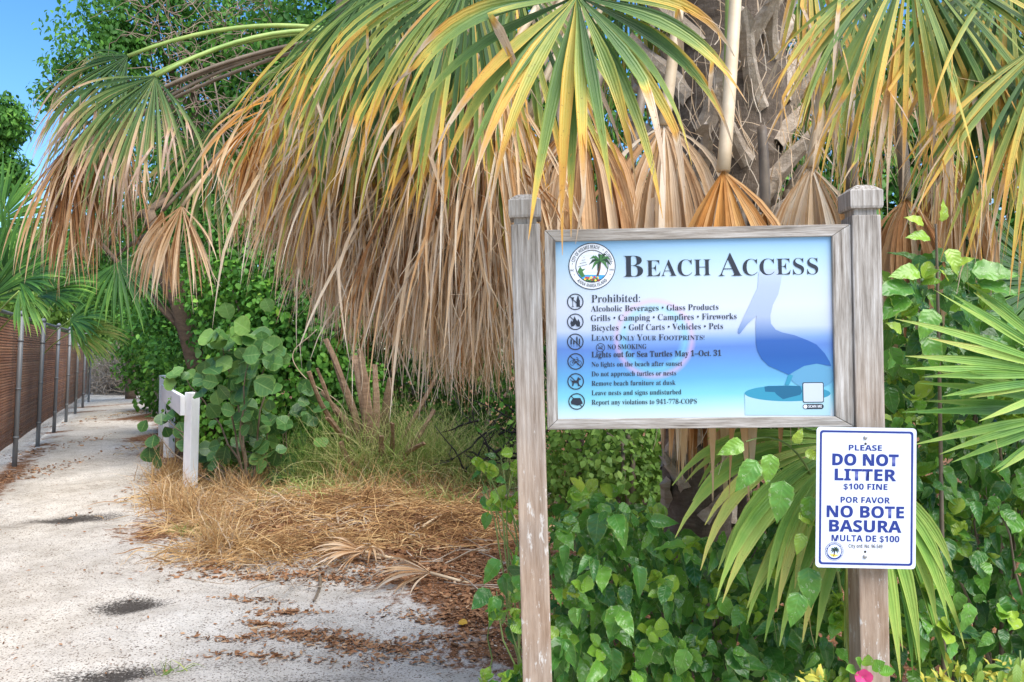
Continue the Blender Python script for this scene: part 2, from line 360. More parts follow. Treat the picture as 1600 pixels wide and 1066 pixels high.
# ------------------------------------------------------------------ lettering
def _fmap(s, A, a, d):
    o = ''
    for ch in s:
        if 'A' <= ch <= 'Z': o += chr(A + ord(ch) - 65)
        elif 'a' <= ch <= 'z': o += chr(a + ord(ch) - 97)
        elif '0' <= ch <= '9': o += chr(d + ord(ch) - 48)
        else: o += ch
    return o
serif = lambda s: _fmap(s, 0x1D400, 0x1D41A, 0x1D7CE)
sans = lambda s: _fmap(s, 0x1D5D4, 0x1D5EE, 0x1D7EC)
def text_mesh(body, off=0.0):
    cu = bpy.data.curves.new("lettering", 'FONT'); cu.body = body; cu.offset = off; cu.size = 1; cu.resolution_u = 4
    ob = bpy.data.objects.new("lettering", cu); C.objects.link(ob)
    me = bpy.data.meshes.new_from_object(ob.evaluated_get(bpy.context.evaluated_depsgraph_get()))
    bpy.data.objects.remove(ob); bpy.data.curves.remove(cu); me.name = "lettering"; me.materials.clear()
    return me
def coords(me):
    a = np.empty(len(me.vertices) * 3, np.float32); me.vertices.foreach_get("co", a); return a.reshape(-1, 3)
_caps = {}
def capheight(fn, off):
    k = (fn, round(off, 4))
    if k not in _caps:
        m = text_mesh(fn("H")); c = coords(m); _caps[k] = c[:, 1].max() - c[:, 1].min(); bpy.data.meshes.remove(m)
    return _caps[k]
def lettering(body, x0, x1, zb, cap, y, mat, parent, fn=serif, off=0.0, curve=None):
    """flat letters on the plane y between x0 and x1, baseline zb; curve=(cx,cz,r,a0,a1) bends them round a circle"""
    me = text_mesh(fn(body), off); c = coords(me)
    k = cap / capheight(fn, 0)
    xx = (c[:, 0] - c[:, 0].min()) / (np.ptp(c[:, 0]) + 1e-9); zz = c[:, 1] * k
    out = np.empty_like(c)
    if curve:
        cx, cz, r, a0, a1 = curve; th = a0 + (a1 - a0) * xx
        if a1 < a0: out[:, 0] = cx + (r + zz) * np.cos(th); out[:, 2] = cz + (r + zz) * np.sin(th)
        else: out[:, 0] = cx + (r - zz) * np.cos(th); out[:, 2] = cz + (r - zz) * np.sin(th)
    else:
        out[:, 0] = x0 + xx * (x1 - x0); out[:, 2] = zb + zz
    out[:, 1] = y
    me.vertices.foreach_set("co", out.ravel()); me.update()
    return link("lettering", me, mat, parent, False)
def poly2d(mb_list, pts, y, mi):
    mb_list.append(([(x, y, z) for x, z in pts], mi))
def polys_obj(name, plist, mats, parent):
    """flat shapes on a panel, wound to face the viewer (-y)"""
    me = bpy.data.meshes.new(name); v, f, ids = [], [], []
    for pts, mi in plist:
        a = sum(p[0] * q[2] - q[0] * p[2] for p, q in zip(pts, pts[1:] + pts[:1]))
        if a < 0: pts = pts[::-1]
        f.append(list(range(len(v), len(v) + len(pts)))); v += pts; ids.append(mi)
    me.from_pydata(v, [], f); me.polygons.foreach_set("material_index", ids); me.update()
    return link(name, me, mats, parent, False)
def circ(cx, cz, r, n=40, a0=0, a1=2 * math.pi, rz=None):
    rz = rz or r; return [(cx + r * math.cos(a0 + (a1 - a0) * i / n), cz + rz * math.sin(a0 + (a1 - a0) * i / n)) for i in range(n)]
def ring(pl, cx, cz, r0, r1, y, mi, n=40):
    for i in range(n):
        a, b = 2 * math.pi * i / n, 2 * math.pi * (i + 1) / n
        poly2d(pl, [(cx + r1 * math.cos(a), cz + r1 * math.sin(a)), (cx + r1 * math.cos(b), cz + r1 * math.sin(b)), (cx + r0 * math.cos(b), cz + r0 * math.sin(b)), (cx + r0 * math.cos(a), cz + r0 * math.sin(a))], y, mi)
def bar(pl, x0, z0, x1, z1, w, y, mi, w2=None):
    w2 = w if w2 is None else w2; L = math.hypot(x1 - x0, z1 - z0) or 1; nx, nz = -(z1 - z0) / L / 2, (x1 - x0) / L / 2
    poly2d(pl, [(x0 + nx * w, z0 + nz * w), (x1 + nx * w2, z1 + nz * w2), (x1 - nx * w2, z1 - nz * w2), (x0 - nx * w, z0 - nz * w)], y, mi)
INK = plain("dark_ink", srgb(30, 36, 48), 0.5); INK2 = plain("navy_ink", srgb(24, 46, 120), 0.45); WHITE = plain("white_print", srgb(214, 217, 222), 0.45)
GREYINK = plain("grey_ink", srgb(82, 76, 72), 0.5); GREENP = plain("green_print", srgb(62, 112, 58), 0.5); DGREENP = plain("dark_green_print", srgb(30, 58, 40), 0.5)
BLUEP = plain("sea_print", srgb(60, 150, 205), 0.5); BROWNP = plain("brown_print", srgb(90, 62, 50), 0.5); YELP = plain("yellow_print", srgb(230, 200, 80), 0.5); REDP = plain("red_print", srgb(190, 70, 60), 0.5); PALEB = plain("pale_print", srgb(205, 220, 235), 0.5)
SEALM = [WHITE, INK, GREENP, DGREENP, BLUEP, BROWNP, YELP, REDP, PALEB, INK2]
def palm_print(pl, cx, cz, h, y, trunk_i, leaf_i, leaf2_i):
    """small drawn palm: curved trunk and drooping fronds; (cx,cz) foot"""
    pts = [(cx, cz), (cx + .10 * h, cz + .3 * h), (cx + .14 * h, cz + .62 * h)]
    bar(pl, *pts[0], *pts[1], .10 * h, y, trunk_i, .075 * h); bar(pl, *pts[1], *pts[2], .075 * h, y, trunk_i, .06 * h)
    tx, tz = pts[2]
    for k, (a, L) in enumerate(((100, .42), (150, .50), (180, .48), (210, .42), (60, .46), (25, .46), (-5, .44), (-35, .36), (245, .3), (80, .36))):
        a = math.radians(a); ux, uz = math.cos(a), math.sin(a)
        m = (tx + ux * L * h * .55, tz + uz * L * h * .55 + .06 * h); e = (tx + ux * L * h, tz + uz * L * h - .14 * h)
        yy = y - 0.00008 * (k + 1)
        bar(pl, tx, tz, *m, .05 * h, yy, leaf_i if k % 2 else leaf2_i, .13 * h); bar(pl, *m, *e, .13 * h, yy, leaf_i if k % 2 else leaf2_i, .01 * h)

# ------------------------------------------------------------------ beach access sign
K = 2.0 / F; SA = math.radians(0.75)
so = P(1085, 511, 2.0)
sign = empty("beach_access_sign", so, "weathered grey timber sign with blue Beach Access panel between two capped posts", "sign", None, (0, -SA, math.radians(-2.5)))
def S(px, py):
    x, z = (px - 1085) * K, (511 - py) * K
    return x * math.cos(SA) + z * math.sin(SA), -x * math.sin(SA) + z * math.cos(SA)
W_Z = weathered_wood("weathered_post", 'z'); W_X = weathered_wood("weathered_rail", 'x', False); W_V = weathered_wood("weathered_stile", 'z', False)
ground_z = -so[2] - 0.25
def post(x0, x1, ztop, tilt=0.0, y0=-0.012):
    w = x1 - x0; yd = 0.078
    o = link("post", box_mesh("post", -w / 2, w / 2, 0, yd, ground_z, ztop - 0.078, 0.004), W_Z, sign, False)
    o.location = ((x0 + x1) / 2, y0, 0); o.rotation_euler = (0, tilt, 0)
    import bmesh
    bm = bmesh.new()
    def lay(z, g): return [bm.verts.new((sx * (w / 2 + g), yd / 2 + sy * (yd / 2 + g), z)) for sx, sy in ((-1, -1), (1, -1), (1, 1), (-1, 1))]
    t = ztop
    prof = [(t - .0785, -.008), (t - .062, -.008), (t - .0615, .0025), (t - .056, .0045), (t - .018, .0045), (t - .004, -.012), (t, -.02)]
    rows = [lay(z, g) for z, g in prof]
    for a, b in zip(rows, rows[1:]):
        for i in range(4): bm.faces.new((a[i], a[(i + 1) % 4], b[(i + 1) % 4], b[i]))
    bm.faces.new(rows[-1]); bm.faces.new(rows[0][::-1])
    me = bpy.data.meshes.new("cap"); bm.to_mesh(me); bm.free()
    link("cap", me, W_V, o, False)
    return o
xl = S(825, 500)[0]; xr = S(1349, 480)[0]
post(xl - .0365, xl + .0365, S(825, 300)[1], math.radians(-0.75)); post(xr - .0355, xr + .0355, S(1341, 290)[1])
# mitred frame
ox0, oz1 = S(851, 358); ox1, oz0 = S(1314.5, 666); ix0, iz1 = S(868.5, 376); ix1, iz0 = S(1300, 650)
ox1 = xr - .0362
for nm, pl, mt in (("frame_rail", [(ox0, oz1), (ix0, iz1), (ix1, iz1), (ox1, oz1)], W_X), ("frame_rail", [(ox0, oz0), (ox1, oz0), (ix1, iz0), (ix0, iz0)], W_X),
                   ("frame_stile", [(ox0, oz0 + .0006), (ix0 - .0004, iz0 + .0002), (ix0 - .0004, iz1 - .0002), (ox0, oz1 - .0006)], W_V), ("frame_stile", [(ox1, oz0 + .0006), (ox1, oz1 - .0006), (ix1 + .0004, iz1 - .0002), (ix1 + .0004, iz0 + .0002)], W_V)):
    o = link(nm, prism(nm, pl, -0.004, 0.05), mt, sign, False)
    md = o.modifiers.new("bevel", 'BEVEL'); md.width = 0.0018; md.segments = 2
def panel_mat():
    n = N("printed_sea_panel"); c = n.coord(); sp = n.new("ShaderNodeSeparateXYZ"); n.put(sp.inputs[0], c)
    x, z = sp.outputs[0], sp.outputs[2]
    h = iz1 - iz0
    v = n.math('DIVIDE', n.math('SUBTRACT', z, iz0), h)
    v = n.math('ADD', v, n.math('MULTIPLY', n.math('SUBTRACT', n.noise(c, 3.0, 3, 0.5, (0.6, 1, 2.5)), 0.5), 0.09))
    k = 0.63
    col = n.ramp(v, [(0.0, srgb(236, 247, 252, k)), (0.06, srgb(190, 236, 246, k)), (0.13, srgb(120, 216, 236, k)), (0.22, srgb(82, 178, 228, k)), (0.33, srgb(72, 146, 220, k)), (0.40, srgb(70, 128, 214, k)),
                     (0.445, srgb(120, 165, 228, k)), (0.50, srgb(206, 220, 246, k)), (0.62, srgb(226, 234, 251, k)), (0.78, srgb(214, 236, 252, k)), (0.9, srgb(186, 224, 249, k)), (1.0, srgb(140, 200, 245, k))])
    cx, cz = S(1023, 529)
    dd = n.math('SQRT', n.math('ADD', n.math('POWER', n.math('SUBTRACT', x, cx), 2.0), n.math('POWER', n.math('SUBTRACT', z, cz), 2.0)))
    def band(r, w): return n.math('SUBTRACT', 1.0, n.math('DIVIDE', n.math('ABSOLUTE', n.math('SUBTRACT', dd, r)), w), clamp=True)
    col = n.mix(n.math('MULTIPLY', band(.094, .012), 0.55), col, srgb(240, 190, 225, k)); col = n.mix(n.math('MULTIPLY', band(.078, .016), 0.5), col, srgb(130, 225, 245, k))
    gx_, gz_ = S(1170, 560)
    col = n.mix(0.08, col, srgb(236, 242, 250, k))
    return n.done(col, 0.32, 0.5)
panel = link("panel", box_mesh("panel", ix0 - .006, ix1 + .006, 0.006, 0.014, iz0 - .006, iz1 + .006), panel_mat(), sign, False)
LY = 0.0052
for body, a, b, base, cap, fn, off in (
    ("B", 975, 1006, 432.5, 34, serif, -.010), ("EACH", 1011, 1111.5, 431.5, 25.5, serif, -.009), ("A", 1123, 1160, 431.8, 36, serif, -.009), ("CCESS", 1161, 1277, 430.5, 25.5, serif, -.009),
    ("Prohibited:", 925, 1001, 472.3, 12, serif, -.008), ("Alcoholic Beverages • Glass Products", 924, 1123, 486.6, 9.2, serif, -.005),
    ("Grills • Camping • Campfires • Fireworks", 924, 1151, 501.6, 9.4, serif, -.005), ("Bicycles  • Golf Carts • Vehicles • Pets", 925, 1130, 516.8, 9.4, serif, -.005),
    ("L", 925, 931.5, 532.3, 9.6, serif, -.006), ("EAVE", 932.2, 960, 532.3, 7.2, serif, -.006), ("O", 963, 973, 532.2, 9.6, serif, -.006), ("NLY", 974, 993, 532.2, 7.2, serif, -.006), ("Y", 996, 1005, 532, 9.6, serif, -.006), ("OUR", 1005.5, 1026, 532, 7.2, serif, -.006), ("F", 1030, 1037.5, 531.8, 9.6, serif, -.006), ("OOTPRINTS!", 1038, 1101, 531.8, 7.2, serif, -.006),
    ("NO SMOKING", 950, 1011, 546, 7.6, serif, -.003), ("Lights out for Sea Turtles May 1–Oct. 31", 925, 1127, 558.6, 8.8, serif, .004),
    ("No lights on the beach after sunset", 925, 1066.5, 573.5, 7.6, serif, -.004), ("Do not approach turtles or nests", 925, 1057, 588.4, 7.6, serif, -.004),
    ("Remove beach furniture at dusk", 925, 1056, 603.3, 7.6, serif, -.004), ("Leave nests and signs undisturbed", 925, 1065, 618.2, 7.6, serif, -.004), ("Report any violations to 941-778-COPS", 925, 1089, 633, 7.6, serif, -.004)):
    xa, za = S(a, base); xb, _ = S(b, base)
    o = lettering(body, xa, xb, za, cap * K, LY - .0006, INK, panel, fn, off)
# printed pelican on a piling
def Z6(pts): return [S(1130 + x / 4.739, 430 + y / 4.739) for x, y in pts]
def grad_mat(name, z0, z1, stops):
    n = N(name); sp = n.new("ShaderNodeSeparateXYZ"); n.put(sp.inputs[0], n.coord())
    return n.done(n.ramp(n.math('DIVIDE', n.math('SUBTRACT', sp.outputs[2], z0), z1 - z0), stops), 0.32, 0.5)
zA, zB = S(1200, 590)[1], S(1200, 420)[1]
PEL = grad_mat("pelican_print", zA, zB, [(0.0, srgb(34, 112, 190, .63)), (0.2, srgb(26, 94, 178, .63)), (0.34, srgb(44, 100, 184, .63)), (0.44, srgb(124, 154, 208, .63)), (0.56, srgb(180, 196, 228, .63)), (0.85, srgb(192, 206, 234, .63)), (1.0, srgb(204, 220, 242, .63))])
TEAL = plain("teal_print", srgb(56, 158, 190, .64), 0.35); TEAL2 = plain("feet_print", srgb(24, 108, 146, .64), 0.35); PALE = plain("pale_piling_print", srgb(186, 226, 238, .64), 0.35); MOON = plain("pale_glow_print", srgb(104, 170, 208, .64), 0.35)
pl = []
pile = [(158, 875)] + [(468 - 312 * math.cos(a), 875 + 58 * math.sin(a)) for a in np.linspace(0.05, math.pi - .05, 20)] + [(780, 875), (780, 1035), (158, 1035)]
poly2d(pl, Z6(pile), LY - .0001, 3)
poly2d(pl, Z6([(468 + 312 * math.cos(a), 875 + 58 * math.sin(a)) for a in np.linspace(0, 2 * math.pi, 40)[:-1]]), LY - .0002, 1)
poly2d(pl, Z6([(650 + 160 * math.cos(a), 745 + 92 * math.sin(a)) for a in np.linspace(0, 2 * math.pi, 40)[:-1]]), LY - .00015, 4)
poly2d(pl, Z6([(300, 825), (330, 820), (440, 818), (560, 820), (575, 860), (560, 885), (500, 900), (435, 918), (385, 880), (375, 865), (305, 862)]), LY - .0003, 2)
poly2d(pl, Z6([(475, 735), (510, 742), (478, 815), (448, 812)]), LY - .00032, 1)
polys_obj("pelican_print", pl, [PEL, TEAL, TEAL2, PALE, MOON], panel)
pl = []
poly2d(pl, Z6([(262, -20), (255, 90), (190, 230), (110, 400), (108, 425), (118, 435), (130, 425), (180, 360), (246, 300), (240, 340), (238, 400), (240, 500), (250, 560), (280, 620), (330, 670), (400, 702), (478, 738), (520, 712), (590, 672), (680, 655), (786, 672), (775, 640), (740, 580), (680, 515), (620, 485), (520, 445), (430, 425), (385, 405), (350, 360), (345, 300), (365, 220), (405, 140), (425, 50), (430, 0), (424, -25), (395, -42), (330, -45), (285, -38)]), LY - .0004, 0)
polys_obj("pelican_print", pl, [PEL], panel)
# seal
scx, scz = S(925.8, 415); R = 37 * K
pl = []; y = LY
poly2d(pl, circ(scx, scz, R), y - .0002, 0); ring(pl, scx, scz, R * .965, R, y - .0004, 1); ring(pl, scx, scz, R * .67, R * .7, y - .0009, 1)
poly2d(pl, circ(scx, scz, R * .67, 30, math.pi + .55, 2 * math.pi - .55), y - .0004, 4)
poly2d(pl, circ(scx, scz, R * .665, 30, math.pi + .95, 2 * math.pi - .95), y - .0005, 3)
for k in range(14):
    a = k / 14; bx = scx - R * .3 + a * R * .62; bz = scz - R * .54 + R * .07 * math.sin(k * 2.3)
    poly2d(pl, circ(bx, bz, R * .055, 8), y - .0006, (6, 7, 2, 7, 6, 2)[k % 6])
poly2d(pl, [(scx - R * .62, scz - R * .22), (scx - R * .5, scz + R * .0), (scx - R * .42, scz - R * .12), (scx - R * .28, scz - R * .1), (scx - R * .4, scz - R * .22), (scx - R * .3, scz - R * .42), (scx - R * .45, scz - R * .48)], y - .0005, 2)
bar(pl, scx - R * .2, scz - R * .25, scx + R * .56, scz - R * .25, R * .03, y - .0005, 8); bar(pl, scx - R * .46, scz + R * .45, scx + R * .4, scz + R * .45, R * .02, y - .0005, 8)
for k in range(7): bar(pl, scx - R * (.6 - .04 * k), scz - R * (.02 - .07 * k), scx - R * (.2 + .02 * k), scz + R * (.08 + .05 * k), R * .016, y - .0005, 8 if k % 2 else 1)
palm_print(pl, scx + R * .22, scz - R * .42, R * 1.02, y - .0007, 5, 2, 3)
for a in (172, 205, 225, 8, -25, -45, 55): poly2d(pl, circ(scx + R * .84 * math.cos(math.radians(a)), scz + R * .84 * math.sin(math.radians(a)), R * .022, 8), y - .0004, 1)
seal = polys_obj("seal", pl, SEALM, panel)
for body, a0, a1 in (("CITY OF HOLMES BEACH", 166, 68), ("FLORIDA", 46, 10)):
    lettering(body, 0, 1, 0, R * .15, LY - .0006, INK, panel, sans, -.01, (scx, scz, R * .755, math.radians(a0), math.radians(a1)))
lettering("ANNA MARIA ISLAND", 0, 1, 0, R * .15, LY - .0006, INK, panel, sans, -.01, (scx, scz, R * .90, math.radians(224), math.radians(316)))
lettering("INC.", scx - R * .93, scx - R * .75, scz - R * .2, R * .08, LY - .0006, INK, panel, sans, -.01); lettering("1950", scx + R * .73, scx + R * .92, scz - R * .2, R * .08, LY - .0006, INK, panel, sans, -.01)
# prohibition pictograms
def icon(px, py, rpx, draw, sw=1.8):
    cx, cz = S(px, py); r = rpx * K; pl = []; y = LY - .0005
    ring(pl, cx, cz, r * .88, r, y, 0, 32); draw(pl, lambda u, v: (cx + u * r, cz + v * r), r, y - .0002)
    bar(pl, cx - r * .65, cz + r * .65, cx + r * .65, cz - r * .65, r * .10, y - .0004, 0)
    polys_obj("pictogram", pl, [INK], panel)
def d_drink(pl, q, r, y):
    poly2d(pl, [q(-.5, .55), q(-.12, .55), q(-.28, .1), q(-.26, -.55), q(-.1, -.62), q(-.5, -.62), q(-.34, -.55), q(-.34, .1)], y, 0)
    poly2d(pl, [q(.2, .35), q(.28, .7), q(.38, .7), q(.46, .35), q(.56, .15), q(.56, -.62), q(.14, -.62), q(.14, .15)], y, 0)
def d_fire(pl, q, r, y):
    poly2d(pl, [q(-.45, -.6), q(-.6, -.2), q(-.5, .2), q(-.38, -.02), q(-.2, .3), q(-.1, .68), q(.12, .25), q(.24, .05), q(.36, .35), q(.58, -.1), q(.55, -.45), q(.4, -.62), q(.15, -.55), q(.02, -.25), q(-.15, -.5)], y, 0)
def d_rocket(pl, q, r, y):
    for k, (u, h) in enumerate(((-.5, .3), (-.18, .15), (.2, .6), (.5, .35))):
        poly2d(pl, [q(u - .08, -.3), q(u - .08, h - .1), q(u, h + .1), q(u + .08, h - .1), q(u + .08, -.3)], y, 0); bar(pl, *q(u, -.3), *q(u, -.6), r * .04, y, 0)
def d_bike(pl, q, r, y):
    for u in (-.42, .42): ring(pl, *q(u, -.18), r * .25, r * .3, y, 0, 18)
    for a, b in (((-.42, -.18), (-.15, .25)), ((-.15, .25), (.28, .25)), ((-.42, -.18), (0, -.2)), ((0, -.2), (.28, .25)), ((.42, -.18), (.24, .45)), ((0, -.2), (-.2, .38)), ((.24, .45), (.05, .5))): bar(pl, *q(*a), *q(*b), r * .055, y, 0)
def d_dog(pl, q, r, y):
    poly2d(pl, [q(-.62, .3), q(-.48, .1), q(.1, .12), q(.2, .3), q(.28, .55), q(.42, .42), q(.64, .3), q(.58, .18), q(.4, .15), q(.36, -.1), q(.42, -.55), q(.28, -.55), q(.2, -.18), q(-.2, -.2), q(-.3, -.55), q(-.46, -.55), q(-.4, -.2), q(-.5, .02), q(-.66, .22)], y, 0)
def d_tent(pl, q, r, y):
    poly2d(pl, [q(-.72, -.05), q(-.45, .42), q(.45, .42), q(.75, -.25), q(.1, -.5), q(-.65, -.3)], y, 0)
def d_smoke(pl, q, r, y):
    bar(pl, *q(-.6, -.1), *q(.45, -.1), r * .22, y, 0); bar(pl, *q(.5, .1), *q(.35, .5), r * .1, y, 0); bar(pl, *q(.35, .3), *q(.0, .4), r * .1, y, 0)
for px, py, r, fn in ((899.5, 471, 13, d_drink), (899.5, 502.5, 13, d_fire), (899.5, 534, 13, d_rocket), (900, 565, 13, d_bike), (900, 596.5, 13, d_dog), (901.5, 628, 13, d_tent), (939, 543.3, 7, d_smoke)):
    icon(px, py, r, fn)
# plain card with its caption pill
def rrect(x0, z0, x1, z1, r, n=6):
    pts = []
    for cx, cz, a in ((x1 - r, z1 - r, 0), (x0 + r, z1 - r, 90), (x0 + r, z0 + r, 180), (x1 - r, z0 + r, 270)):
        pts += [(cx + r * math.cos(math.radians(a + 90 * i / n)), cz + r * math.sin(math.radians(a + 90 * i / n))) for i in range(n + 1)]
    return pts
a, b = S(1252, 629), S(1284, 597); pl = []
poly2d(pl, rrect(a[0], a[1], b[0], b[1], 2.5 * K), LY - .0006, 1); poly2d(pl, rrect(a[0] + 1.2 * K, a[1] + 1.2 * K, b[0] - 1.2 * K, b[1] - 1.2 * K, 2 * K), LY - .0009, 2)
a, b = S(1252, 639), S(1284, 630.6); poly2d(pl, rrect(a[0], a[1], b[0], b[1], 4 * K), LY - .0006, 1); poly2d(pl, circ(a[0] + 4 * K, (a[1] + b[1]) / 2, 3 * K, 16), LY - .0009, 0)
polys_obj("caption_card", pl, [WHITE, INK, plain("card_print", srgb(176, 184, 192), 0.4)], panel)
lettering("SCAN ME", a[0] + 8.5 * K, b[0] - 3 * K, a[1] + 2.3 * K, 4 * K, LY - .001, WHITE, panel, sans)
for px, py in ((1022, 375), (1158, 378)):
    pass

# ------------------------------------------------------------------ litter sign
D2 = 1.925; K2 = D2 / F
lo = P(1353, 778, D2)
lsign = empty("litter_sign", lo, "white rectangular no littering notice with blue lettering and border screwed to the post", "sign", None, (0, math.radians(0.85), math.radians(-1.0)))
S2 = lambda px, py: ((px - 1353) * K2, (778 - py) * K2)
def tin_mat():
    n = N("white_sign_sheet"); c = n.coord()
    col = n.ramp(n.noise(c, 14, 5, 0.6), [(0.3, srgb(196, 201, 212)), (0.65, srgb(212, 216, 225))])
    dirt = n.math('MULTIPLY', n.math('SUBTRACT', n.noise(c, 9, 6, 0.7, (3, 1, .5)), 0.53, clamp=True), 1.6, clamp=True)
    return n.done(n.mix(dirt, col, srgb(150, 142, 128)), n.math('MULTIPLY_ADD', dirt, .5, .28), 0.5)
w2, h2 = 77.5 * K2, 109.5 * K2
sheet = link("sheet", prism("sheet", rrect(-w2, -h2, w2, h2, 6 * K2), 0, 0.002), tin_mat(), lsign, False)
pl = []
def frame2d(i0, i1, y, mi):
    A = rrect(-w2 + i0 * K2, -h2 + i0 * K2, w2 - i0 * K2, h2 - i0 * K2, 5 * K2); B = rrect(-w2 + i1 * K2, -h2 + i1 * K2, w2 - i1 * K2, h2 - i1 * K2, 3 * K2)
    for i in range(len(A)): poly2d(pl, [A[i], A[(i + 1) % len(A)], B[(i + 1) % len(A)], B[i]], y, mi)
frame2d(5, 8.2, -.0004, 0); polys_obj("border", pl, [INK2], sheet)
for body, a, b, base, cap, off in (("PLEASE", 1325.4, 1377, 704.3, 8.7, .006), ("DO NOT", 1300, 1403, 727.4, 17.3, .022), ("LITTER", 1304, 1399.5, 751, 17.6, .013), ("$100 FINE", 1318, 1386, 765, 9, .006), ("POR FAVOR", 1313.5, 1390, 785.9, 9, .006),
                                   ("NO BOTE", 1292, 1412, 808.6, 17.6, .013), ("BASURA", 1296, 1408, 831, 17.8, .013), ("MULTA DE $100", 1300, 1405, 846, 9.6, .006)):
    xa, za = S2(a, base); xb, _ = S2(b, base); lettering(body, xa, xb, za, cap * K2, -.0006, INK2, sheet, sans, off)
xa, za = S2(1326.5, 856); lettering("City ord. No. 96-549", xa, S2(1379, 856)[0], za, 5.8 * K2, -.0006, GREYINK, sheet, sans, -.004)
scx, scz = S2(1304.4, 862); R = 14.5 * K2; pl = []
poly2d(pl, circ(scx, scz, R), -.0004, 9); ring(pl, scx, scz, R * .90, R * .95, -.0006, 0); poly2d(pl, circ(scx, scz, R * .72), -.0006, 8)
poly2d(pl, circ(scx, scz, R * .6, 20, math.pi + .5, 2 * math.pi - .5), -.0008, 6)
palm_print(pl, scx - R * .08, scz - R * .55, R * 1.1, -.001, 5, 3, 1); polys_obj("seal", pl, SEALM, sheet)
lettering("CITY OF HOLMES BEACH", 0, 1, 0, R * .13, -.0007, WHITE, sheet, sans, -.01, (scx, scz, R * .76, math.radians(205), math.radians(-25)))
STEEL = plain("weathered_steel", (0.32, 0.31, 0.29, 1), 0.45, 0.5, 0.7); HOLE = plain("empty_bolt_hole", (0.05, 0.04, 0.035, 1), 0.9)
for px, py, r, m in ((1351, 684.3, 3, STEEL), (1351.5, 693.7, 2, HOLE), (1352.3, 861.8, 2, HOLE), (1351.8, 869.6, 3, STEEL)):
    x, z = S2(px, py); v, q, t = tube([(x, -.0003, z), (x, -.0025 if m is STEEL else -.0006, z), (x, -.0035 if m is STEEL else -.0007, z)], [r * K2, r * K2 * .95, r * K2 * .5], 14)
    link("screw" if m is STEEL else "bolt_hole", npmesh("screw", v, q, t), m, sheet, False)

# ------------------------------------------------------------------ palm fronds
def ribbon(mb, cen, wid, nor, fold, **attr):
    """cen (n,k,3), wid half width vectors (n,k,3), nor (n,k,3); three verts per station, creased along the middle"""
    n, k, _ = cen.shape; f = np.linalg.norm(wid, axis=-1, keepdims=True) * fold
    V = np.stack([cen - wid + nor * f, cen, cen + wid + nor * f], 2)
    base = (np.arange(n)[:, None] * k + np.arange(k - 1)[None]).reshape(-1) * 3
    q = np.concatenate([np.stack([base + j, base + j + 1, base + 3 + j + 1, base + 3 + j], -1) for j in (0, 1)])
    a = {"t": np.repeat(np.tile(np.linspace(0, 1, k), n), 3), "s": np.tile([-1.0, 0, 1.0], n * k)}
    for nm, val in attr.items(): a[nm] = np.repeat(np.asarray(val, float), k * 3) if np.ndim(val) == 1 else np.repeat(np.asarray(val, float).ravel(), 3)
    mb.add(V.reshape(-1, 3), q, None, **a)
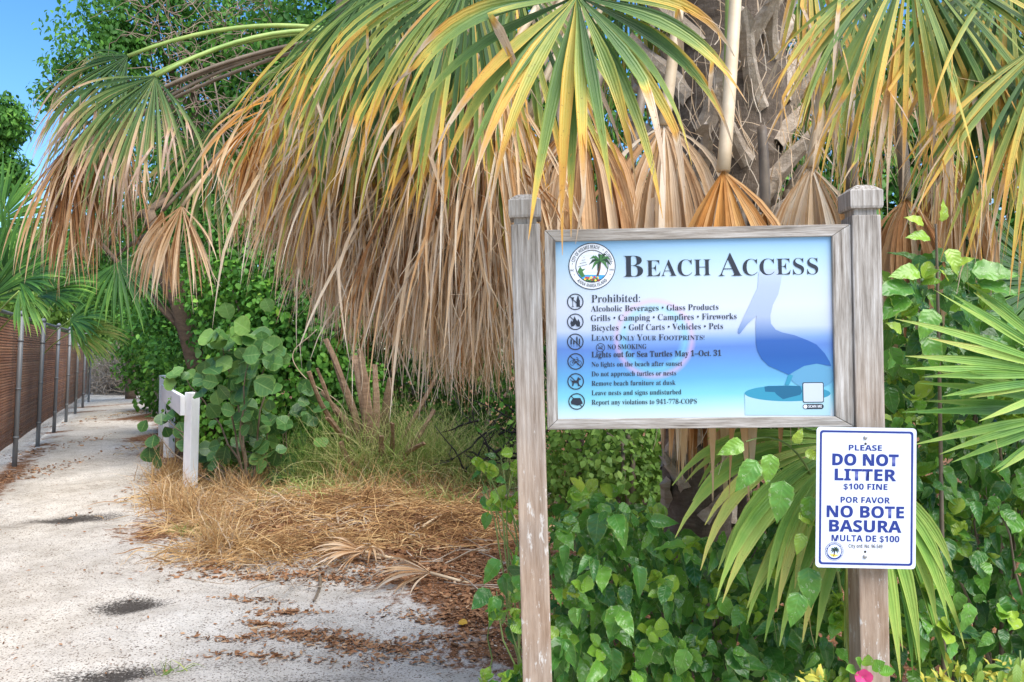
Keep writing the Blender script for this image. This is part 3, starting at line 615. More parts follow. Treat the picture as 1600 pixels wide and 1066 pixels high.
def blades(mb, hub, d, n, L, spread, N_, W, droop, age, agevar=0.1, K_=11, stiff=0.15, curl=0.25, joined=0.33, fold=0.5, costa=0.0, lift=0.0, wild=0.06, thread=0.0, rnd=None, slope=.68, wf=.68, kink=0.0):
    mode_live = slope != .68 or kink == 0
    d = nrm(np.asarray(d, float)); n = np.asarray(n, float); n = nrm(n - d * np.dot(n, d)); e = np.cross(n, d)
    th = np.linspace(-spread, spread, N_) + RNG.normal(0, spread / N_ * 0.5, N_)
    D = np.cos(th)[:, None] * d + np.sin(th)[:, None] * e + lift * n * (np.abs(th) / math.pi)[:, None] + rv(N_, wild)
    D = nrm(D); Ln = L * (1 - 0.30 * (np.abs(th) / max(spread, 1e-3)) ** 2) * RNG.uniform(0.84, 1.06, N_)
    p = np.repeat(np.asarray(hub, float)[None], N_, 0) - d * 0.0 + d * costa * np.clip(np.cos(th), 0, 1)[:, None]
    nn = nrm(np.repeat(n[None], N_, 0)); ds = Ln / (K_ - 1)
    cen, nor, wv = [], [], []
    g = droop * RNG.uniform(0.7, 1.3, N_); tw = RNG.normal(0, curl, N_); swirl = rv(N_, 0.5 * curl)
    dth = 2 * spread / N_
    kk_ = np.where(RNG.uniform(0, 1, N_) < kink, RNG.integers(int(K_ * .5), K_ - 1, N_), 99); agek = []
    for k in range(K_):
        s = k / (K_ - 1); cen.append(p.copy()); nor.append(nn.copy())
        side = np.cross(D, nn); a = tw * s * 3.0
        side2 = np.cos(a)[:, None] * side + np.sin(a)[:, None] * nn
        w = np.minimum(np.maximum(s * Ln * dth * wf, 0.003), W)
        if s > joined: w = w * np.clip(1 - ((s - joined) / (1.0 - joined)) ** 1.5, 0.04, 1)
        wv.append(side2 * w[:, None])
        pull = g * max(s - stiff, 0) ** 0.8
        D = nrm(D + (np.array([0, 0, -1.0])[None] * pull[:, None] + swirl * s * 0.35) * (1.0 / K_) * 6)
        hit = kk_ == k
        if hit.any(): D[hit] = nrm(D[hit] * .25 + np.array([0, 0, -1.0]) + rv(int(hit.sum()), .35))
        agek.append(np.where(k > kk_, .42, 0.0))
        nn = nrm(nn - D * (nn * D).sum(1, keepdims=True)); p = p + D * ds[:, None]
    cen, nor, wv = (np.stack(x, 1) for x in (cen, nor, wv))
    r = RNG.uniform(0, 1, N_) if rnd is None else np.clip(RNG.normal(rnd[0], rnd[1], N_), 0, 1)
    ag = np.clip(age + RNG.normal(0, agevar, N_), -0.3, 1.2)
    ribbon(mb, cen, wv, nor, fold, rnd=r, age=(ag[:, None] + (np.stack(agek, 1) if mode_live else 0.0) * np.ones((1, K_))), slope=np.clip(RNG.normal(slope, slope * .25, N_), 0, 2))
    if thread:
        m = int(N_ * thread); pick = RNG.integers(0, N_, m); k0 = RNG.integers(K_ - 6, K_ - 2, m)
        c0 = cen[pick, k0]; d0 = nrm(cen[pick, np.minimum(k0 + 1, K_ - 1)] - c0); kk = 6; cc = []
        q = c0.copy(); dd = d0; sw = rv(m, 0.5)
        for k in range(kk): cc.append(q.copy()); dd = nrm(dd + np.array([0, 0, -.22]) + sw * 0.35 + rv(m, .12)); q = q + dd * (0.03 * L / .7)
        cc = np.stack(cc, 1); wd = np.repeat(nrm(np.cross(d0, rv(m)))[:, None], kk, 1) * np.linspace(0.0017, 0.0006, kk)[None, :, None]
        ribbon(mb, cc, wd, np.repeat(nrm(rv(m))[:, None], kk, 1), 0.1, rnd=np.full(m, 0.9), age=np.full(m, 0.55 if age < 0.9 else 0.0), slope=np.full(m, .5))
def petiole(pts, r0, r1, mat, parent, wide=1.6):
    v, q, t = tube(pts, np.linspace(r0, r1, len(pts)), 8); o = link("petiole", npmesh("petiole", v, q, t), mat, parent); return o
def frond(parent, hub, d, n, L, spread, N_, W, droop, age, pet=None, pmat=None, dead=False, pr=(0.016, 0.011), name=None, mat=None, **k):
    mb = MB(); blades(mb, hub, d, n, L, spread, N_, W, droop, age, **k)
    o = link(name or ("dead_frond" if dead else "frond"), mb.mesh("frond"), mat or (M_DEAD if dead else M_PALM), parent)
    if pet is not None:
        pp = np.asarray(pet, float); pp = bez(*pp, 14) if len(pp) == 3 else pp
        petiole(pp, pr[0], pr[1], pmat or (M_PET_T if dead else M_PET_G), o)
    return o

# main cabbage palm: crown above the frame, trunk right of centre
base = np.array([0.98, 3.95, 0.0]); 
tp = [P(1085, 940, 3.75), P(1090, 790, 3.6), P(1098, 620, 3.5), P(1118, 420, 3.42), P(1133, 200, 3.4), P(1140, 0, 3.4), P(1145, -200, 3.4), P(1145, -330, 3.4)]
tp[0][2] = -0.1
main = empty("cabbage_palm", (tp[0][0], tp[0][1], 0), "big cabbage palm with a hanging skirt of dead fronds behind the sign", "palm tree", "cabbage palms")
def bark_mat(name, a, b, c, dk=.55):
    n = N(name); o = n.coord(); g = n.noise(o, 9, 8, 0.7, (1, 1, 3)); f = n.noise(o, 45, 5, 0.7, (2, 2, .5))
    col = n.mix(n.math('MULTIPLY', f, dk), n.ramp(g, [(0.3, a), (0.55, b), (0.75, c)]), (0.10, 0.075, 0.055, 1))
    n.bump(n.math('ADD', g, f), 0.012, 0.8); return n.done(col, 0.9, 0.15)
M_BARK = bark_mat("palm_bark", (0.09, 0.068, 0.05, 1), (0.22, 0.17, 0.13, 1), (0.38, 0.32, 0.27, 1))
M_BOOT = bark_mat("old_leaf_base", (0.34, 0.26, 0.18, 1), (0.54, 0.44, 0.34, 1), (0.72, 0.62, 0.51, 1), .16)
M_BROWN = bark_mat("tree_bark", (0.07, 0.05, 0.035, 1), (0.17, 0.115, 0.075, 1), (0.26, 0.19, 0.13, 1))
tpi = np.array(tp); tt = np.linspace(0, len(tpi) - 1, 40); axis_pts = np.stack([np.interp(tt, range(len(tpi)), tpi[:, i]) for i in range(3)], 1)
axis_r = np.interp(axis_pts[:, 2], [0, 0.7, 1.2, 1.7, 4], [0.17, 0.15, 0.18, 0.24, 0.25])
v, q, t = tube(axis_pts, axis_r * (1 + 0.03 * RNG.normal(size=40)), 20)
link("trunk", npmesh("trunk", v, q, t), M_BARK, main)
def leaf_base(parent, p, out, lean, L, w, flare):
    """old petiole base: flat tapering strap that rises along the trunk and flares out, cut off square"""
    up = nrm(np.array([0, 0, 1.0]) + np.cross(out, [0, 0, 1.0]) * lean); side = nrm(np.cross(up, out)); out = np.cross(side, up)
    k = 6; s = np.linspace(0, 1, k)
    cen = p + up[None] * (s * L)[:, None] + out[None] * (0.01 + flare * s ** 1.6)[:, None]
    ww = w * (1.0 - 0.45 * s); th = 0.022 * (1 - .35 * s)
    prof = np.array([(-1, -.5), (-.7, .35), (0, .7), (.7, .35), (1, -.5), (0, -.25)])
    V = cen[:, None] + prof[None, :, 0:1] * ww[:, None, None] * side + prof[None, :, 1:2] * th[:, None, None] * 2 * out
    V += RNG.normal(0, .0025, V.shape); V[-1] += (RNG.uniform(-.05, .05, 6))[:, None] * up
    m = 6; i = np.arange(k - 1)[:, None] * m; j = np.arange(m)[None]; q = np.stack([i + j, i + (j + 1) % m, i + m + (j + 1) % m, i + m + j], -1).reshape(-1, 4)
    vv = np.concatenate([V.reshape(-1, 3), cen[-1:] ]); c1 = len(vv) - 1; t = np.stack([np.full(m, c1), (k - 1) * m + np.arange(m), (k - 1) * m + (np.arange(m) + 1) % m], -1)
    return link("leaf_base", npmesh("leaf_base", vv, q, t, None, False), M_BOOT, parent)
nb = 0
for i, z in enumerate(np.arange(.62, 3.2, 0.027)):
    a = i * 2.399 + random.uniform(-.2, .2); ax = np.array([np.interp(z, axis_pts[:, 2], axis_pts[:, j]) for j in range(3)]); r = np.interp(z, axis_pts[:, 2], axis_r)
    out = np.array([math.cos(a), math.sin(a), 0.0])
    if out[1] > 0.55: continue
    leaf_base(main, ax + out * r * 0.92, out, (-1, 1)[i % 2] * random.uniform(.55, 1.0), random.uniform(.24, .36) * (1 if z > 1.3 else .6), random.uniform(.034, .050), random.uniform(.10, .17) * (1 if z > 1.3 else .3)); nb += 1
# loose fibres on the trunk
mb = MB(); m = 260; z = RNG.uniform(1.5, 3.0, m); a = RNG.uniform(-math.pi, 0.1, m); ax = np.stack([np.interp(z, axis_pts[:, 2], axis_pts[:, j]) for j in range(3)], 1)
p = ax + np.stack([np.cos(a), np.sin(a), 0 * a], 1) * 0.27; cc = []; dd = nrm(rv(m, .4) + [0, -.1, -1])
for k in range(7): cc.append(p.copy()); dd = nrm(dd + rv(m, .22) + [0, 0, -.1]); p = p + dd * 0.055
cc = np.stack(cc, 1); ribbon(mb, cc, np.repeat(nrm(np.cross(dd, rv(m)))[:, None], 7, 1) * 0.0019, np.repeat(nrm(rv(m))[:, None], 7, 1), .1, rnd=RNG.uniform(.5, 1, m), age=np.zeros(m))
link("fibre", mb.mesh("fibre"), M_DEAD, main)

CR = P(1140, -360, 3.35)
def pet3(hub, sag=0.25, d=None):
    """petiole from the crown to the hub, arching over"""
    h = np.asarray(hub); mid = (CR + h) / 2 + np.array([0, 0, abs(sag)]) + np.array([0, -.15, 0]); return [CR, mid, h]
# living, yellowing fronds hanging over the top of the frame: hub px, depth, direction, blade length, spread, count, half width, droop, age
LIVE = [
    (902, -6, 1.78, (-.12, -.25, -1), (0, -1, -.15), .57, 1.75, 30, .0150, .50, .20, .36),
    (735, -45, 2.25, (-.38, -.15, -1), (.1, -1, .1), .78, .85, 36, .0150, .60, .18, .35),
    (612, -25, 2.45, (-.30, -.2, -1), (-.1, -1, .25), .72, .78, 38, .0145, .62, .14, .30),
    (585, -30, 2.7, (-.25, -.1, -1), (0, -1, .2), 1.0, .62, 40, .0150, .35, .15, .32),
    (680, -10, 2.6, (-.10, -.1, -1), (.1, -1, .1), .98, .75, 36, .0150, .35, .10, .30),
    (800, -60, 2.5, (-.2, -.1, -1), (.2, -1, .1), 1.00, .85, 32, .0150, .35, .16, .35),
    (535, 60, 2.75, (-.18, -.1, -1), (0, -1, .3), .66, .75, 40, .0125, .55, .44, .25),
    (535, 30, 2.95, (-.22, -.1, -1), (-.2, -1, .4), .60, .70, 34, .0115, .55, .34, .35),
    (570, 150, 2.6, (-.25, -.1, -1), (0, -1, .2), .60, .8, 34, .0125, .5, .46, .25),
    (760, 90, 2.45, (-.2, -.1, -1), (.2, -1, .1), .72, .8, 30, .0125, .45, .40, .25),
    (1420, -70, 2.25, (.0, -.15, -1), (0, -1, .1), .82, 1.05, 40, .0150, .42, .20, .32),
    (1575, -50, 2.3, (.1, -.15, -1), (0, -1, .1), .92, 1.1, 38, .0145, .42, .22, .32),
    (1355, -30, 2.7, (-.12, -.1, -1), (.1, -1, .1), .74, .6, 26, .0125, .4, .12, .3),
    (1500, -10, 2.8, (.12, -.1, -1), (0, -1, .1), 1.0, .8, 34, .0125, .4, .26, .25),
    (985, -50, 3.7, (.05, -.1, -1), (0, -1, .1), .95, .6, 26, .0110, .4, .20, .3), (1275, 20, 3.8, (.05, -.1, -1), (0, -1, .1), .95, .6, 26, .0110, .4, .16, .3), (1330, 90, 3.6, (.0, -.1, -1), (0, -1, .1), .8, .7, 26, .0110, .4, .3, .3),
    (1640, 60, 2.15, (-.15, -.1, -1), (0, -1, .1), .76, .9, 30, .0130, .4, .28, .3),
    (1262, -80, 2.6, (.15, -.1, -1), (0, -1, .1), .58, .55, 16, .0100, .4, .36, .3),
]
for px, py, dp, d, n, L, sp, cnt, w, dr, age, ag2 in LIVE:
    h = P(px, py, dp)
    big = px == 902
    frond(main, h, d, n, L, sp, cnt if big else int(cnt * 1.5), w if big else w * .74, dr, age - .03, pet3(h), slope=.62, kink=.2 if big else .38, K_=13, agevar=.18, thread=.9, wild=.09, curl=.22, fold=.45, joined=.36)
# skirt of dead fronds
DEADF = [  # hub px, py, depth, length, spread, count, orange, tone mean
    (420, 170, 3.05, 0.57, .75, 36, .75, .42), (455, 150, 2.95, 0.71, .6, 40, .55, .5), (490, 190, 2.95, 0.72, .55, 42, .35, .55), (530, 170, 2.85, 0.84, .55, 42, .3, .55), (570, 210, 2.85, 0.85, .55, 44, .15, .55),
    (610, 180, 2.8, 0.87, .5, 44, .1, .6), (650, 230, 2.8, 0.76, .5, 42, .05, .5), (690, 200, 2.7, 0.93, .5, 44, .1, .55), (725, 240, 2.65, 0.87, .45, 44, .0, .5), (755, 220, 2.55, 0.85, .45, 44, .05, .6), (790, 250, 2.5, 0.73, .4, 40, .0, .5),
    (820, 200, 2.6, 0.86, .4, 36, .1, .5), (745, 120, 2.45, 0.98, .45, 40, .15, .62), (780, 110, 2.4, 0.92, .45, 36, .3, .6), (640, 120, 2.65, 0.92, .5, 42, .25, .6), (700, 140, 2.55, 1.02, .5, 42, .1, .6), (550, 120, 2.75, 0.98, .55, 40, .45, .55),
    (480, 110, 3.1, 0.86, .7, 40, .6, .45), (425, 200, 3.3, 0.46, .8, 30, .8, .4), (670, 300, 3.0, 0.73, .5, 40, .0, .35), (735, 320, 2.95, 0.76, .5, 40, .0, .35), (590, 290, 3.1, 0.71, .6, 40, .05, .4), (520, 260, 3.2, 0.68, .6, 40, .15, .4),
    (600, 320, 3.05, .58, .5, 40, .0, .4), (640, 330, 3.0, .50, .5, 40, .0, .35), (690, 380, 2.9, .52, .5, 40, .0, .4), (730, 400, 2.85, .54, .5, 40, .0, .35), (770, 390, 2.8, .52, .5, 40, .0, .4), (560, 320, 3.1, .60, .5, 40, .05, .45), (520, 320, 3.1, .50, .5, 38, .1, .5), (480, 290, 3.15, .46, .5, 36, .3, .45), (705, 300, 2.6, .66, .45, 40, .0, .6), (660, 340, 2.75, .48, .45, 38, .0, .55),
]
for px, py, dp, L, sp, cnt, org, tone in DEADF:
    org = min(1.0, org + (.35 if py < 205 and px < 700 else .12 if py < 205 else 0))
    h = P(px, py, dp)
    frond(main, h, (random.uniform(-.14, .06), random.uniform(-.25, .0), -1), (random.uniform(-.6, .6), -1, .3), L * random.uniform(.9, 1.06), sp * .92, int(cnt * 1.6), random.uniform(.006, .0105), .95, org, pet3(h, .15), dead=True, agevar=.18, thread=.7, wild=.24, curl=.65, fold=.9, kink=.3, joined=.5, rnd=(tone + random.uniform(-.16, .14), .24), K_=13)
# dead fans between and beside the posts
FANS = [  # hub, depth, length, spread, count, W, orange, tone, petiole top px, colour
    (912, 192, 2.55, .66, 1.05, 34, .0165, .10, .45, (945, 90), M_STEM), (1038, 196, 2.55, .74, 1.0, 36, .0165, .0, .72, (1068, -60), M_PET_T), (1130, 268, 2.28, .95, .85, 34, .0170, .75, .55, (1152, -60), M_PET_T),
    (1268, 262, 2.6, .78, .9, 34, .0150, .05, .80, (1285, 120), M_PET_T), (1415, 312, 2.75, .50, .95, 32, .0150, .12, .30, (1400, 160), M_STEM), (985, 260, 2.9, .70, .9, 34, .0150, .0, .35, (1010, 100), M_STEM),
    (1195, 330, 2.85, .85, .8, 34, .0150, .55, .30, (1190, 200), M_STEM), (860, 260, 2.75, .62, .8, 32, .0150, .05, .35, (880, 120), M_STEM), (1330, 300, 2.95, .70, .8, 32, .014, .2, .3, (1330, 150), M_STEM), (1480, 250, 3.1, .62, .9, 32, .013, .2, .25, (1470, 80), M_STEM),
    (1082, 400, 3.05, .84, .5, 30, .011, .95, .30, (1090, 300), M_STEM), (1125, 420, 3.1, .78, .5, 30, .011, .9, .25, (1130, 300), M_STEM), (1185, 410, 3.1, .78, .5, 30, .011, .9, .25, (1185, 300), M_STEM), (1235, 400, 3.1, .72, .5, 24, .011, .8, .3, (1230, 300), M_STEM), (1070, 430, 2.98, .76, .5, 30, .011, .9, .3, (1080, 330), M_STEM), (1110, 440, 2.96, .78, .5, 30, .011, .95, .35, (1115, 330), M_STEM), (1155, 430, 2.98, .74, .5, 30, .011, .9, .3, (1160, 330), M_STEM)]
for px, py, dp, L, sp, cnt, w, org, tone, (tx, ty), pm in FANS:
    h = P(px, py, dp); top = P(tx, ty, dp + .1)
    frond(main, h, (0, -.25, -1), (0, -1, .15), L, sp * .86, cnt, w * 1.5, 1.5, org, bez(top, (top + h) / 2 + [0, -.02, 0], h, 10), pm, dead=True, agevar=.12, thread=.15, wild=.17, curl=.36, fold=.7, joined=.5, wf=.95, rnd=(tone, .2), stiff=.0, pr=(.018, .020))
# the narrow green petiole beside the tan one
v, q, t = tube(bez(P(1140, -60, 2.46), P(1139, 100, 2.46), P(1128, 262, 2.46), 10), np.linspace(.013, .010, 10), 8); link("petiole", npmesh("petiole", v, q, t), M_PET_G, main)

# second cabbage palm on the left, its trunk hidden in the thicket
CL = P(560, 55, 4.9)
lp = empty("cabbage_palm", (float(P(490, 600, 10.3)[0]), 10.3, 0), "cabbage palm whose green and tan fronds hang over the sandy path", "palm tree", "cabbage palms")
lpts = np.array([[P(490, 700, 10.3)[0], 10.3, -.05], P(495, 500, 9.8), P(500, 250, 7.2), CL, P(590, -140, 4.9)]); v, q, t = tube(lpts, [.15, .14, .15, .16, .16], 14); link("trunk", npmesh("trunk", v, q, t), M_BARK, lp)
LEFT = [((243, 120), 4.3, (-.45, -.2, -.9), (-.1, -1, .25), .84, 1.2, 62, .0165, .6, .10), ((200, 88), 4.6, (-.75, -.1, -.6), (-.2, -1, .6), .82, 1.15, 56, .0165, .6, .04), ((215, 130), 4.7, (-.5, -.1, -.9), (-.2, -1, .3), 1.05, .75, 54, .0150, .5, .18),
        ((330, 200), 5.0, (-.2, -.1, -1), (0, -1, .2), .9, .8, 30, .013, .4, .12)]
for (px, py), dp, d, n, L, sp, cnt, w, dr, age in LEFT:
    h = P(px, py, dp); frond(lp, h, d, n, L, sp, cnt, w, dr, age, bez(CL, (CL + h) / 2 + [0, 0, .22], h, 12), agevar=.12, slope=.74, mat=M_LEFT, kink=.3, thread=.7, wild=.06, curl=.15, fold=.5)
for px, py, dp, L, sp, cnt, org, tone, (tx, ty) in ((150, 190, 4.7, 1.0, .5, 40, .35, .2, (330, 90)), (112, 225, 4.65, .88, .5, 40, .3, .2, (300, 80)), (130, 250, 4.7, .72, .45, 36, .2, .25, (300, 90)), (285, 322, 4.6, .62, .8, 34, .1, .48, (350, 225)), (190, 200, 4.8, .9, .5, 34, .3, .5, (330, 110)), (255, 330, 4.9, .6, .5, 26, .2, .4, (330, 240))):
    h = P(px, py, dp); top = P(tx, ty, dp + .1)
    frond(lp, h, (-.15, -.1, -1), (0, -1, .2), L, sp, cnt, .0125, .8, org, bez(CL, top, h, 12), M_PET_T if org < .2 else M_STEM, dead=True, agevar=.15, thread=.4, wild=.10, curl=.3, fold=.9, joined=.3, rnd=(tone, .2), pr=(.012, .010))

# ------------------------------------------------------------------ low fan palms
def fan_palm(name, label, base_px, fronds, group=None, msl=.22):
    b = np.asarray(base_px, float); e = empty(name, (b[0], b[1], 0), label, "palm", group)
    for h, d, n, L, sp, cnt, w, dr, age in fronds:
        frond(e, h, d, n, L, sp, cnt, w, dr, age, bez([b[0], b[1], -.03], [b[0] * .7 + h[0] * .3, b[1] * .7 + h[1] * .3, h[2] * .75], h, 12), agevar=.05, slope=msl, mat=M_FRESH, wild=.03, curl=.10, fold=.45, joined=.45, pr=(.012, .008), thread=.1)
    return e
fan_palm("young_palm", "young fan palm with arching green blades between the two sign posts", (float(P(1360, 1000, 2.5)[0]), 2.6, 0), [
    (P(1330, 690, 2.2), (-.85, -.20, -.22), (-.2, -1, .5), .60, .75, 20, .0210, .70, .30), (P(1345, 720, 2.15), (-.30, -.2, -.8), (0, -1, .3), .56, 1.15, 22, .0200, .60, .28), (P(1345, 640, 2.6), (-.6, .1, .2), (-.1, -1, .5), .5, 1.2, 26, .0135, .3, .04), (P(1400, 800, 2.2), (.25, -.15, -1), (0, -1, .2), .46, .4, 7, .0120, .35, .22)])
fan_palm("young_palm", "bright fan palm reaching its stiff blades in from the right edge", (float(P(1800, 900, 2.2)[0]), 2.3, 0), [
    (P(1690, 590, 2.05), (-.95, -.12, .22), (0, -1, .3), .50, .50, 14, .0150, .03, .24), (P(1700, 640, 2.1), (-.95, -.1, -.04), (0, -1, .3), .5, .42, 11, .0140, .04, .22)])
fan_palm("young_palm", "dark green fan palm half hidden behind the tall hibiscus", (float(P(1650, 900, 3.2)[0]), 3.3, 0), [
    (P(1640, 440, 3.0), (-.9, 0, .05), (0, -1, .6), .75, 1.2, 34, .0135, .15, -.02), (P(1620, 640, 2.9), (-.8, 0, -.35), (0, -1, .6), .6, 1.2, 34, .013, .2, -.02), (P(1500, 560, 3.1), (-.5, 0, .3), (0, -1, .6), .5, 1.4, 30, .012, .2, -.05)])
fan_palm("young_palm", "cabbage palm spreading green fans over the near end of the fence", (float(P(20, 700, 9.0)[0] - 1.0), 9.2, 0), [
    (P(30, 440, 8.2), (.75, -.1, .45), (0, -.7, .7), .8, 1.2, 40, .021, .2, .02), (P(60, 462, 8.6), (.9, -.2, .15), (0, -.6, .8), .7, .9, 30, .021, .3, .03), (P(10, 430, 8.4), (-.1, -.1, 1), (0, -1, .2), .95, 1.4, 40, .021, .15, .04), (P(30, 455, 8.0), (.5, -.2, -.7), (0, -.9, .4), .55, .6, 14, .019, .5, .16),
    (P(0, 345, 8.8), (.1, 0, 1), (0, -1, 0.1), .8, 2.2, 44, .020, .05, .10), (P(-20, 470, 8.3), (.3, -.2, .8), (0, -1, .2), 1.0, 1.2, 40, .021, .2, .0)])
fan_palm("young_palm", "small green fan palm farther along behind the fence", (float(P(70, 600, 13)[0] - .8), 13.2, 0), [
    (P(110, 500, 12.3), (.8, -.1, .3), (0, -.7, .7), 1.0, 1.3, 36, .024, .3, .08), (P(90, 470, 12.5), (.2, -.1, 1), (0, -1, .3), 1.0, 1.4, 36, .024, .2, .02), (P(60, 420, 12.8), (.6, 0, .7), (0, -1, .3), 1.1, 1.2, 36, .024, .2, .0), (P(110, 520, 12.2), (.9, -.1, -.1), (0, -.8, .6), .95, .8, 26, .022, .4, .36)])
fan_palm("young_palm", "dark fan palm under the hanging dead fronds beside the leaning trunk", (float(P(345, 600, 11)[0]), 11.4, 0), [
    (P(185, 410, 9.5), (.3, -.1, -.5), (0, -1, .4), .9, 1.5, 34, .02, .4, -.02), (P(230, 400, 9.8), (.5, -.1, -.4), (0, -1, .4), .8, 1.5, 30, .02, .4, -.04)])

# ------------------------------------------------------------------ stems and branches
def stems(mb, base, tips, r0, r1, wob=.05, n=9):
    for tpos in tips:
        b = np.array([base[0], base[1], -.03]) + np.array([random.gauss(0, .06), random.gauss(0, .05), 0]); e = np.asarray(tpos)
        mid = (b * .5 + e * .5) + np.array([random.gauss(0, wob), random.gauss(0, wob), .15 * (e[2] - b[2])])
        p = bez(b, mid, e, n) + rv(n, wob * .12); v, q, t = tube(p, np.linspace(r0, r1, n), 6); mb.add(v, q, t)

# ------------------------------------------------------------------ hibiscus and other broad-leaved bushes
def leafy_bush(name, label, cat, poly, n, d0, depth, size, mat, base, tpl=T_HIB, young=.12, young_tpl=None, group=None, nst=14, face=(-.1, -.75, .55), nz=3.0, stem_mat=None):
    """leaves on shoots that fill a volume of real depth behind the outline poly (photo px at depth d0)"""
    poly = np.asarray(poly, float); e = empty(name, (base[0], base[1], 0), label, cat, group)
    lo_, hi_ = poly.min(0), poly.max(0); pts = []
    while len(pts) < n:
        c = RNG.uniform(lo_, hi_)
        x, y = c; ins = False; j = len(poly) - 1
        for i in range(len(poly)):
            if (poly[i, 1] > y) != (poly[j, 1] > y) and x < (poly[j, 0] - poly[i, 0]) * (y - poly[i, 1]) / (poly[j, 1] - poly[i, 1]) + poly[i, 0]: ins = not ins
            j = i
        if ins: pts.append(c)
    pts = np.array(pts)
    bumpd = .07 * np.sin(pts[:, 0] * .031 * nz + pts[:, 1] * .012 * nz) + .06 * np.sin(pts[:, 1] * .027 * nz - pts[:, 0] * .01 * nz)
    lay = RNG.uniform(0, 1, n) ** 2.0
    d = d0 + bumpd + lay * depth
    pos = P(pts[:, 0], pts[:, 1], d); pos[:, 2] = np.maximum(pos[:, 2], .06)
    isy = RNG.uniform(0, 1, n) < young * (1 - lay)
    tip = nrm(np.array([0, -.35, -.75]) + rv(n, .5)); nor = nrm(np.array(face) + rv(n, .42))
    sz = size * RNG.uniform(.4, 1.2, n); r = np.clip(RNG.beta(1.6, 1.9, n) * .82, 0, 1)
    mb = MB(); var = RNG.integers(0, 3, n)
    for vi, tv in enumerate((tpl, T_HIBB if tpl is T_HIB else tpl, T_HIBC if tpl is T_HIB else tpl)):
        k = ~isy & (var == vi)
        if k.any(): scatter(mb, tv, pos[k], tip[k], nor[k], sz[k], r[k])
    if isy.any():
        m = isy.sum(); reps = 4; pp = np.repeat(pos[isy], reps, 0) + rv(m * reps, size * .12)
        tp_ = nrm(np.repeat(nrm(rv(m, .3) + [0, -.4, .5]), reps, 0) + rv(m * reps, .7)); scatter(mb, young_tpl or tpl, pp, tp_, nrm(np.array([0, -.6, .8]) + rv(m * reps, .4)), size * RNG.uniform(.35, .75, m * reps), RNG.uniform(.82, 1, m * reps))
    link("foliage", mb.mesh("foliage"), mat, e)
    sb = MB(); pick = RNG.choice(n, min(nst, n), replace=False); stems(sb, base, pos[pick] + [0, .03, 0], .004 if stem_mat else .009, .002, .08)
    link("stem", sb.mesh("stem"), stem_mat or M_STEM, e)
    return e
G3 = lambda x, y, d: (float(P(x, y, d)[0]), float(P(x, y, d)[1]), -.02)
leafy_bush("hibiscus_bush", "hibiscus bush with drooping dark leaves filling the gap under the sign panel", "bush", [(862, 800), (920, 760), (1000, 790), (1060, 830), (1130, 840), (1230, 800), (1330, 800), (1335, 1110), (862, 1110)], 1800, 2.3, .9, .080, M_HIB, G3(1050, 1000, 2.8), T_HIB, .10, T_HIBY, "hibiscus bushes", 26)
leafy_bush("hibiscus_bush", "tall hibiscus bush with glossy leaves right of the litter notice", "bush", [(1378, 520), (1390, 430), (1440, 380), (1530, 400), (1570, 500), (1700, 520), (1860, 620), (1880, 1120), (1385, 1120)], 2500, 2.25, .9, .082, M_HIB, G3(1540, 1000, 2.75), T_HIB, .12, T_HIBY, "hibiscus bushes", 30)
leafy_bush("hibiscus_bush", "sparse hibiscus shoots with pale young leaves left of the left post", "bush", [(725, 735), (770, 715), (830, 700), (830, 830), (760, 800)], 30, 2.35, .25, .062, M_HIB, G3(850, 1000, 2.6), T_HIB, .75, T_HIBY, "hibiscus bushes", 9, stem_mat=M_GSTEM)
leafy_bush("hibiscus_bush", "low hibiscus branch at knee height left of the left post", "bush", [(735, 890), (800, 860), (830, 880), (830, 1000), (780, 960)], 34, 2.3, .22, .072, M_HIB, G3(870, 1000, 2.5), T_HIB, .35, T_HIBY, "hibiscus bushes", 8, stem_mat=M_GSTEM)
# tall leading shoot with big leaves, right of the right post
e = empty("hibiscus_shoot", G3(1475, 1000, 2.3), "upright hibiscus shoot with bright new leaves beside the right post cap", "plant", "hibiscus bushes")
mb = MB(); sp_ = bez(G3(1475, 1000, 2.3), P(1470, 600, 2.2), P(1462, 350, 2.1), 20); v, q, t = tube(sp_, np.linspace(.008, .003, 20), 7); link("stem", npmesh("stem", v, q, t), M_STEM, e)
spec = [(1445, 352, -.8, .35, .05, 1), (1470, 350, .1, 1, .05, .97), (1455, 372, -.9, .1, .06, .9), (1480, 385, .25, -.9, .065, .95), (1490, 415, .3, .2, .04, 1), (1440, 425, -1, -.05, .075, .88), (1480, 440, -.3, .4, .04, 1), (1510, 425, 1, .02, .10, .6), (1520, 440, .9, -.2, .09, .45), (1430, 450, -.9, .0, .10, .35), (1420, 460, -.8, -.5, .09, .5), (1500, 470, .4, -.8, .085, .55), (1460, 480, -.5, -.8, .08, .7), (1400, 500, -.2, .9, .05, .95), (1410, 520, -.5, .3, .05, .97), (1445, 520, .2, -.9, .085, .6)]
A = np.array(spec); scatter(mb, T_HIB, P(A[:, 0], A[:, 1], np.full(len(A), 2.08)), np.stack([A[:, 2], np.full(len(A), -.35), A[:, 3]], 1), np.tile([0.05, -.8, .6], (len(A), 1)) + rv(len(A), .15), A[:, 4] * 1.15, A[:, 5])
link("foliage", mb.mesh("foliage"), M_HIB, e)
